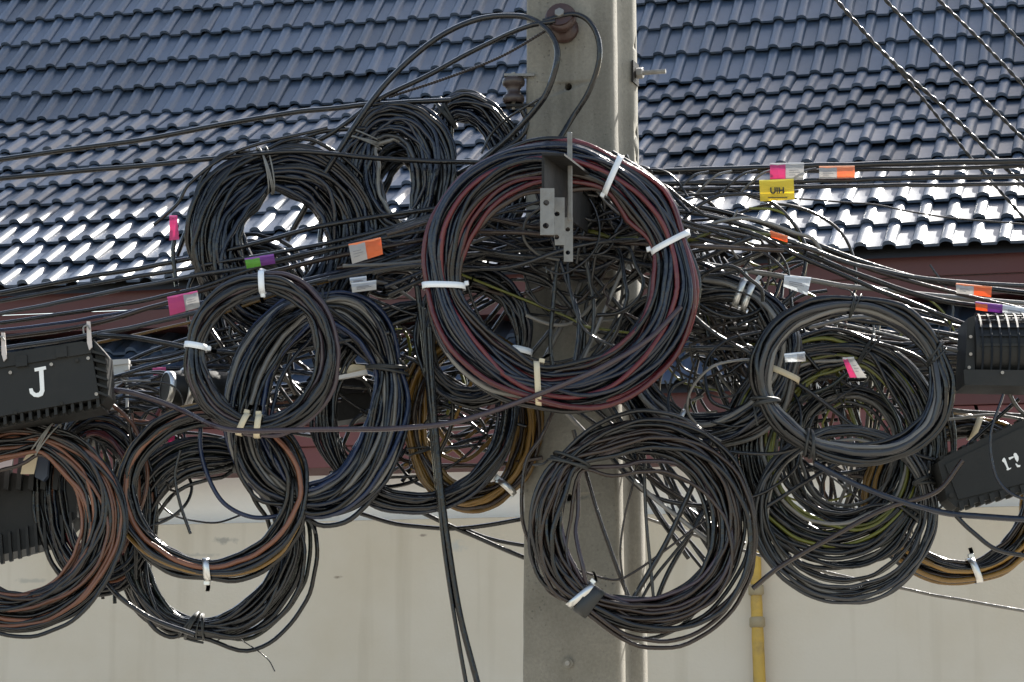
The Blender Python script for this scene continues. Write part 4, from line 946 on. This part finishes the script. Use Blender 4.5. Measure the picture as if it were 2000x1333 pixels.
# ribbed round closure at right
root, l = thing('splice_closure', 'ribbed black splice closure with a grid of fins at the upper right edge', 'splice box', 1950, 756, -0.34)
bm = bmesh.new(); s = S(-0.34)
ctr = P(2000, 684, -0.30) - l
add_cyl(bm, ctr + Vector((-0.125, 0, -0.002)), ctr + Vector((0.16, 0, 0)), 0.080, 28)
for v in bm.verts: v.co.z = ctr.z + (v.co.z - ctr.z) * 1.0
bevel(bm, 0.006, 2, 1.0); link('body', bm_mesh('body', bm), M_box, root, smooth=True).data.set_sharp_from_angle(angle=R(40))
for i in range(10):
    x = 1908 + i * 17.5
    c0 = P(x, 684, -0.30) - l
    V, Q = tube_np([list(c0 + Vector((d_, 0, 0))) for d_ in (-0.0022, -0.0022, 0.0022, 0.0022)], np.array([0.078, 0.0865, 0.0865, 0.078]), 28, ref=(0, 0.3, 1))
    link('rib', mesh_np('rib', V, Q), M_box, root)
for i in range(6):
    a_ = R(100 + i * 16)
    bm = bmesh.new(); add_box(bm, ctr + Vector((0.02, math.cos(a_) * 0.0825, math.sin(a_) * 0.0825)), (0.27, 0.004, 0.006), Matrix.Rotation(a_, 3, 'X')); link('long_rib', bm_mesh('long_rib', bm), M_box, root)
px_prism('end_flange', [(1890, 622), (1904, 616), (1904, 752), (1884, 748)], -0.36, 0.14, M_box, root, 0.003, l)
px_prism('base_tray', [(1882, 722), (2080, 724), (2080, 756), (1884, 752)], -0.38, 0.16, M_box, root, 0.004, l)
for (x, y) in ((1896, 658), (1896, 692), (1893, 718), (1958, 728)):
    bm = bmesh.new(); add_cyl(bm, P(x, y, -0.362 if y < 720 else -0.382) - l, P(x, y, -0.37 if y < 720 else -0.388) - l, 3.4 * s, 8); link('screw', bm_mesh('screw', bm), M_bolt, root)
# tilted dark box with worn number
root, l = thing('splice_box', 'tilted dark splice box with worn white numerals at the lower right edge', 'splice box', 1930, 990, -0.3)
px_prism('body', [(1832, 903), (1850, 890), (1990, 824), (2080, 800), (2080, 940), (1945, 972), (1868, 992), (1850, 975)], -0.3, 0.12, M_box, root, 0.005, l)
px_prism('face_panel', [(1846, 908), (1990, 838), (2080, 812), (2080, 925), (1945, 958), (1872, 976)], -0.306, 0.02, M_box, root, 0.003, l)
for i in range(8):
    x = 1836 + i * 22; y = 901 - (x - 1832) * 0.47
    px_prism('tooth', [(x, y), (x + 7, y - 3), (x + 5, y - 10), (x - 2, y - 7)], -0.29, 0.06, M_box, root, 0, l)
for i in range(9):
    x = 1872 + i * 20; y = 990 - (x - 1868) * 0.27
    px_prism('tooth', [(x, y - 8), (x + 9, y - 10), (x + 12, y + 6), (x + 4, y + 8)], -0.31, 0.08, M_box, root, 0, l)
for (x, y) in ((1845, 943), (1858, 968)):
    bm = bmesh.new(); add_cyl(bm, P(x, y, -0.300) - l, P(x, y, -0.314) - l, 5 * s, 12); link('knob', bm_mesh('knob', bm), M_box, root)
def q17(pts): return [(1820 + x / 9.52, 840 + y / 9.52) for x, y in pts]
N17 = [[(1305, 580), (1318, 540), (1345, 515), (1368, 540), (1420, 690), (1440, 715), (1478, 700), (1470, 722), (1420, 752), (1390, 745), (1398, 712), (1345, 610)],
       [(1520, 450), (1545, 425), (1575, 440), (1612, 500), (1612, 560), (1590, 600), (1560, 560), (1530, 500)], [(1430, 515), (1520, 490), (1525, 512), (1470, 545), (1450, 560), (1432, 540)],
       [(1552, 630), (1575, 625), (1600, 655), (1648, 655), (1640, 690), (1590, 695)]]
for p in N17: px_prism('painted_numeral', q17(p), -0.3085, 0.003, M_paint, root, 0, l)
# small boxes behind at left
M_lbox = mat_plain('pale_grey_plastic', (0.55, 0.55, 0.54), 0.5, 0, 0.12, 12, dirt=(0.25, 0.23, 0.2), dirt_amt=0.4)
M_tan = mat_plain('grimy_box_plastic', (0.13, 0.12, 0.1), 0.6, 0, 0.3, 14, dirt=(0.07, 0.06, 0.05), dirt_amt=0.6)
root, l = thing('junction_box', 'small white junction box between the box marked J and the black sleeve', 'junction box', 228, 760, -0.02)
px_prism('body', [(204, 714), (250, 704), (252, 722), (243, 724), (243, 752), (208, 758)], -0.02, 0.06, M_lbox, root, 0.002, l)
px_prism('cover', [(203, 704), (251, 701), (251, 710), (204, 716)], -0.026, 0.07, M_lbox, root, 0.001, l)
px_prism('latch', [(246, 726), (250, 725), (250, 800), (245, 800)], -0.03, 0.01, M_lbox, root, 0.001, l)
root, l = thing('junction_box', 'grimy flat box under the white junction box and the box marked J', 'junction box', 170, 870, 0.0)
px_prism('body', [(110, 812), (230, 798), (236, 850), (150, 872), (118, 850)], 0.0, 0.08, M_tan, root, 0.003, l)
px_prism('cover', [(150, 802), (220, 792), (222, 800), (152, 810)], -0.01, 0.06, M_lbox, root, 0.001, l)
root, l = thing('junction_box', 'pale slim connector lying behind the right side of the mauve coil', 'connector', 690, 735, -0.1)
px_prism('body', [(655, 722), (690, 712), (712, 714), (714, 720), (658, 732)], -0.12, 0.02, M_cream, root, 0.002, l)
px_prism('tube', [(656, 735), (716, 722), (718, 731), (660, 741)], -0.14, 0.02, M_lbox, root, 0.002, l)
root, l = thing('junction_box', 'black junction box hidden in the tangle left of the pole', 'junction box', 700, 830, 0.08)
px_prism('body', [(630, 742), (800, 730), (806, 800), (640, 826)], 0.08, 0.1, M_box, root, 0.006, l)
px_prism('cover', [(640, 750), (790, 740), (794, 760), (644, 772)], 0.07, 0.02, M_box, root, 0.003, l)
# blocky tags at left hanging in the orange coil
root, l = thing('cable_tag', 'pinkish white paper tag at the left edge inside the orange brown coil', 'tag', 10, 915, -0.2)
px_prism('paper', [(-30, 880), (27, 877), (22, 912), (-30, 920)], -0.2, 0.0015, mat_plain('pinkish_paper', (0.68, 0.6, 0.63), 0.7), root, 0, l)
root, l = thing('cable_tag', 'cream plastic tag with a narrow neck hanging inside the orange brown coil', 'tag', 60, 930, -0.2)
px_prism('plastic', [(57, 857), (66, 857), (68, 876), (74, 890), (66, 926), (40, 926), (46, 898), (57, 880)], -0.2, 0.006, M_cream, root, 0.001, l)
root, l = thing('cable_tag', 'dark blue plastic block beside the cream tag inside the orange brown coil', 'tag', 85, 940, -0.19)
px_prism('block', [(72, 874), (94, 872), (92, 930), (84, 940), (68, 932)], -0.19, 0.03, mat_plain('slate_blue_plastic', (0.03, 0.045, 0.075), 0.45), root, 0.003, l)

# ---- tags on cables -------------------------------------------------------
TC = {}
def tm(name, col):
    if name not in TC: TC[name] = mat_plain('tag_' + name, col, 0.55, 0, 0.06, 18, 0.05, 40, tuple(c * 0.6 for c in col), 0.35)
    return TC[name]
cols = dict(pink=(0.62, 0.09, 0.26), greyw=(0.5, 0.49, 0.48), white=(0.66, 0.68, 0.7), orange=(0.75, 0.2, 0.07), green=(0.2, 0.5, 0.07), purple=(0.25, 0.07, 0.32), yellow=(0.85, 0.68, 0.08), paleorange=(0.8, 0.3, 0.15))
M_print = mat_plain('faded_print', (0.2, 0.2, 0.22), 0.7)
def split_tag(label, quad, c1, c2, Y, frac=0.5, name='cable_tag'):
    """a printed tag folded over its cable: two coloured halves and a fold along the top; quad: tl, tr, br, bl"""
    root, l = thing(name, label, 'tag', quad[3][0], quad[3][1], Y)
    (a, b, c, d) = quad
    mixp = lambda p, q, t: (p[0] + (q[0] - p[0]) * t, p[1] + (q[1] - p[1]) * t)
    for (t0, t1, cn) in ((0, frac, c1), (frac, 1, c2)):
        if t1 - t0 < 0.01: continue
        bm = bmesh.new(); rows = []
        for r_ in range(4):
            v = r_ / 3; yo = (0.0, -0.004, -0.003, 0.001)[r_]
            rows.append([bm.verts.new(P(*mixp(mixp(a, b, t0 + (t1 - t0) * u), mixp(d, c, t0 + (t1 - t0) * u), v), Y + yo + 0.002 * math.sin(u * 3 + v)) - l) for u in (0, .5, 1)])
        for i in range(3):
            for k in range(2): bm.faces.new((rows[i][k], rows[i][k + 1], rows[i + 1][k + 1], rows[i + 1][k]))
        bmesh.ops.solidify(bm, geom=bm.faces[:], thickness=0.0012)
        link('tag_half' if frac not in (0, 1) else 'tag_face', bm_mesh('tag_half', bm), tm(cn, cols[cn]), root, smooth=False)
    if 'greyw' in (c1, c2) or c1 == 'white':
        t0, t1 = (frac, 1) if c2 == 'greyw' else (0, frac)
        if t1 - t0 < 0.2: t0, t1 = 0, 1
        for k, (v, x0, x1) in enumerate(((0.36, 0.2, 0.7), (0.5, 0.2, 0.8), (0.66, 0.2, 0.55))):
            u0 = t0 + (t1 - t0) * x0; u1 = t0 + (t1 - t0) * x1
            pa_ = P(*mixp(mixp(a, b, u0), mixp(d, c, u0), v), Y - 0.0065) - l; pb_ = P(*mixp(mixp(a, b, u1), mixp(d, c, u1), v), Y - 0.0065) - l
            bm = bmesh.new(); prism(bm, [pa_, pb_, pb_ + Vector((0, 0, -0.0012)), pa_ + Vector((0, 0, -0.0012))], Vector((0, 0.0007, 0))); link('printed_line', bm_mesh('printed_line', bm), M_print, root)
    V, Q = tube_np([list(P(a[0], a[1], Y + .004) - l), list(P(b[0], b[1], Y + .004) - l)], 0.0035, 8)
    link('tag_fold', mesh_np('tag_fold', V, Q), tm(c1 if frac > 0.5 else c2, cols[c2]), root)
    return root, l
split_tag('pink and grey printed tag on the span above the yellow tag', [(1504, 322), (1570, 321), (1570, 352), (1504, 353)], 'pink', 'greyw', -0.17, 0.46)
yt, yl_ = split_tag('yellow printed tag reading UIH on the span cable right of the pole', [(1483, 355), (1550, 352), (1552, 390), (1485, 394)], 'yellow', 'yellow', -0.185, 1)
split_tag('white and pale orange tag on the upper right span cables', [(1600, 328), (1669, 327), (1670, 348), (1600, 350)], 'greyw', 'paleorange', -0.17, 0.5)
split_tag('white and orange tag hanging on the left spans beside the big coil', [(681, 480), (744, 467), (748, 497), (688, 516)], 'greyw', 'orange', -0.42, 0.5)
split_tag('pink and grey tag on the span above the neat mauve coil', [(327, 583), (386, 571), (391, 600), (332, 617)], 'pink', 'greyw', -0.3, 0.52)
split_tag('green and purple tag on a span above the mauve coil', [(478, 508), (535, 499), (538, 515), (482, 525)], 'green', 'purple', -0.3, 0.5)
split_tag('plain white tag behind the top of the blue black coil', [(686, 556), (735, 550), (735, 566), (688, 572)], 'white', 'white', -0.25, 1)
split_tag('small white tag just above the other one behind the blue black coil', [(683, 546), (716, 542), (716, 552), (684, 556)], 'white', 'white', -0.24, 1)
split_tag('white printed tag on the pale cable above the neat right coil', [(1532, 541), (1584, 545), (1577, 577), (1530, 560)], 'white', 'white', -0.3, 1)
split_tag('white and orange tag on the span near the right edge', [(1867, 556), (1937, 563), (1936, 581), (1868, 573)], 'greyw', 'orange', -0.3, 0.5)
split_tag('pink and grey tag drooping behind the neat right coil', [(1646, 702), (1668, 700), (1693, 738), (1660, 738)], 'pink', 'greyw', -0.3, 0.42)
split_tag('orange tag half hidden among the cables at the roof edge right of the pole', [(1504, 453), (1538, 464), (1538, 474), (1506, 464)], 'orange', 'orange', -0.3, 1)
split_tag('orange and pink tag above the ribbed closure at the right edge', [(1905, 592), (1958, 598), (1958, 612), (1906, 606)], 'orange', 'purple', -0.3, 0.45)
split_tag('white tag beside the orange and pink one above the ribbed closure', [(1958, 598), (2010, 606), (2010, 620), (1958, 612)], 'white', 'white', -0.29, 1)
split_tag('small pink and white marker wrapped on the cable end over the bright tiles', [(331, 424), (346, 424), (350, 468), (331, 470)], 'pink', 'pink', -0.16, 1)
split_tag('pink tag by the white junction box at left', [(298, 722), (324, 720), (326, 730), (300, 734)], 'pink', 'pink', -0.03, 1)
split_tag('dark red tag in the shade above the low black coil', [(326, 838), (341, 836), (341, 862), (328, 866)], 'pink', 'pink', -0.03, 1)
split_tag('yellow tag above the low black coil', [(252, 882), (290, 880), (290, 902), (254, 902)], 'yellow', 'greyw', -0.05, 0.9)
split_tag('crumpled white and cream tag on the steel strapped coil beside the neat right coil', [(1532, 694), (1572, 690), (1574, 706), (1534, 708)], 'white', 'greyw', -0.42, 0.6)
def text_mesh(txt, size, name, mat, loc, rot, parent):
    cu = bpy.data.curves.new('t', 'FONT'); cu.body = txt; cu.size = size; cu.extrude = 0.0004; cu.offset = size * 0.035; cu.align_x = 'CENTER'; cu.align_y = 'CENTER'
    to = bpy.data.objects.new('t', cu); COL.objects.link(to); bpy.context.view_layer.update()
    me = bpy.data.meshes.new_from_object(to.evaluated_get(bpy.context.evaluated_depsgraph_get()))
    bpy.data.objects.remove(to, do_unlink=True); me.materials.clear()
    o = link(name, me, mat, parent); o.location = loc; o.rotation_euler = rot; return o
M_ink = mat_plain('black_ink', (0.02, 0.02, 0.015), 0.6)
s = S(-0.19)
text_mesh('UIH', 13 * s * 1.3, 'printed_letters', M_ink, P(1518, 373, -0.1945) - yl_, (math.pi / 2, R(-1.5), 0), yt)
bm = bmesh.new(); add_box(bm, P(1519, 386, -0.1935) - yl_, (38 * s, 0.0006, 2.0 * s)); link('printed_line', bm_mesh('printed_line', bm), M_ink, yt)

# ---- the uncountable remainder of the tangle ---------------------------------
lc = [o for o in bpy.data.objects if o.name.split('.')[0] == 'loose_cable']
def size_of(o):
    n = len(o.data.vertices); co = np.empty(n * 3, dtype=np.float32); o.data.vertices.foreach_get('co', co); co = co.reshape(-1, 3)
    depth = o.location.y; r = np.linalg.norm(co[0] - co[2]); return np.linalg.norm(co.max(0) - co.min(0)) * r * (1.0 - 0.9 * min(max(depth + 0.3, 0), 0.6))
lc.sort(key=size_of, reverse=True)
rest = lc[285:]
if rest:
    V = []; Q = []; MI = []; mats = []; base = 0
    for o in rest:
        me = o.data; n = len(me.vertices); co = np.empty(n * 3, dtype=np.float32); me.vertices.foreach_get('co', co)
        V.append(co.reshape(-1, 3) + np.array(o.location, dtype=np.float32))
        q = np.empty(len(me.loops), dtype=np.int32); me.loops.foreach_get('vertex_index', q); q = q.reshape(-1, 4)
        Q.append(q + base); base += n
        m = me.materials[0]
        if m not in mats: mats.append(m)
        MI.append(np.full(len(q), mats.index(m), dtype=np.int32))
    me = mesh_np('cable_tangle', np.vstack(V), np.vstack(Q))
    for m in mats: me.materials.append(m)
    me.polygons.foreach_set('material_index', np.concatenate(MI)); me.shade_smooth()
    for o in rest: bpy.data.objects.remove(o, do_unlink=True)
    o = bpy.data.objects.new('cable_tangle', me); COL.objects.link(o)
    tag(o, 'mass of fine loose cables tangled deep behind the coils', kind='stuff')
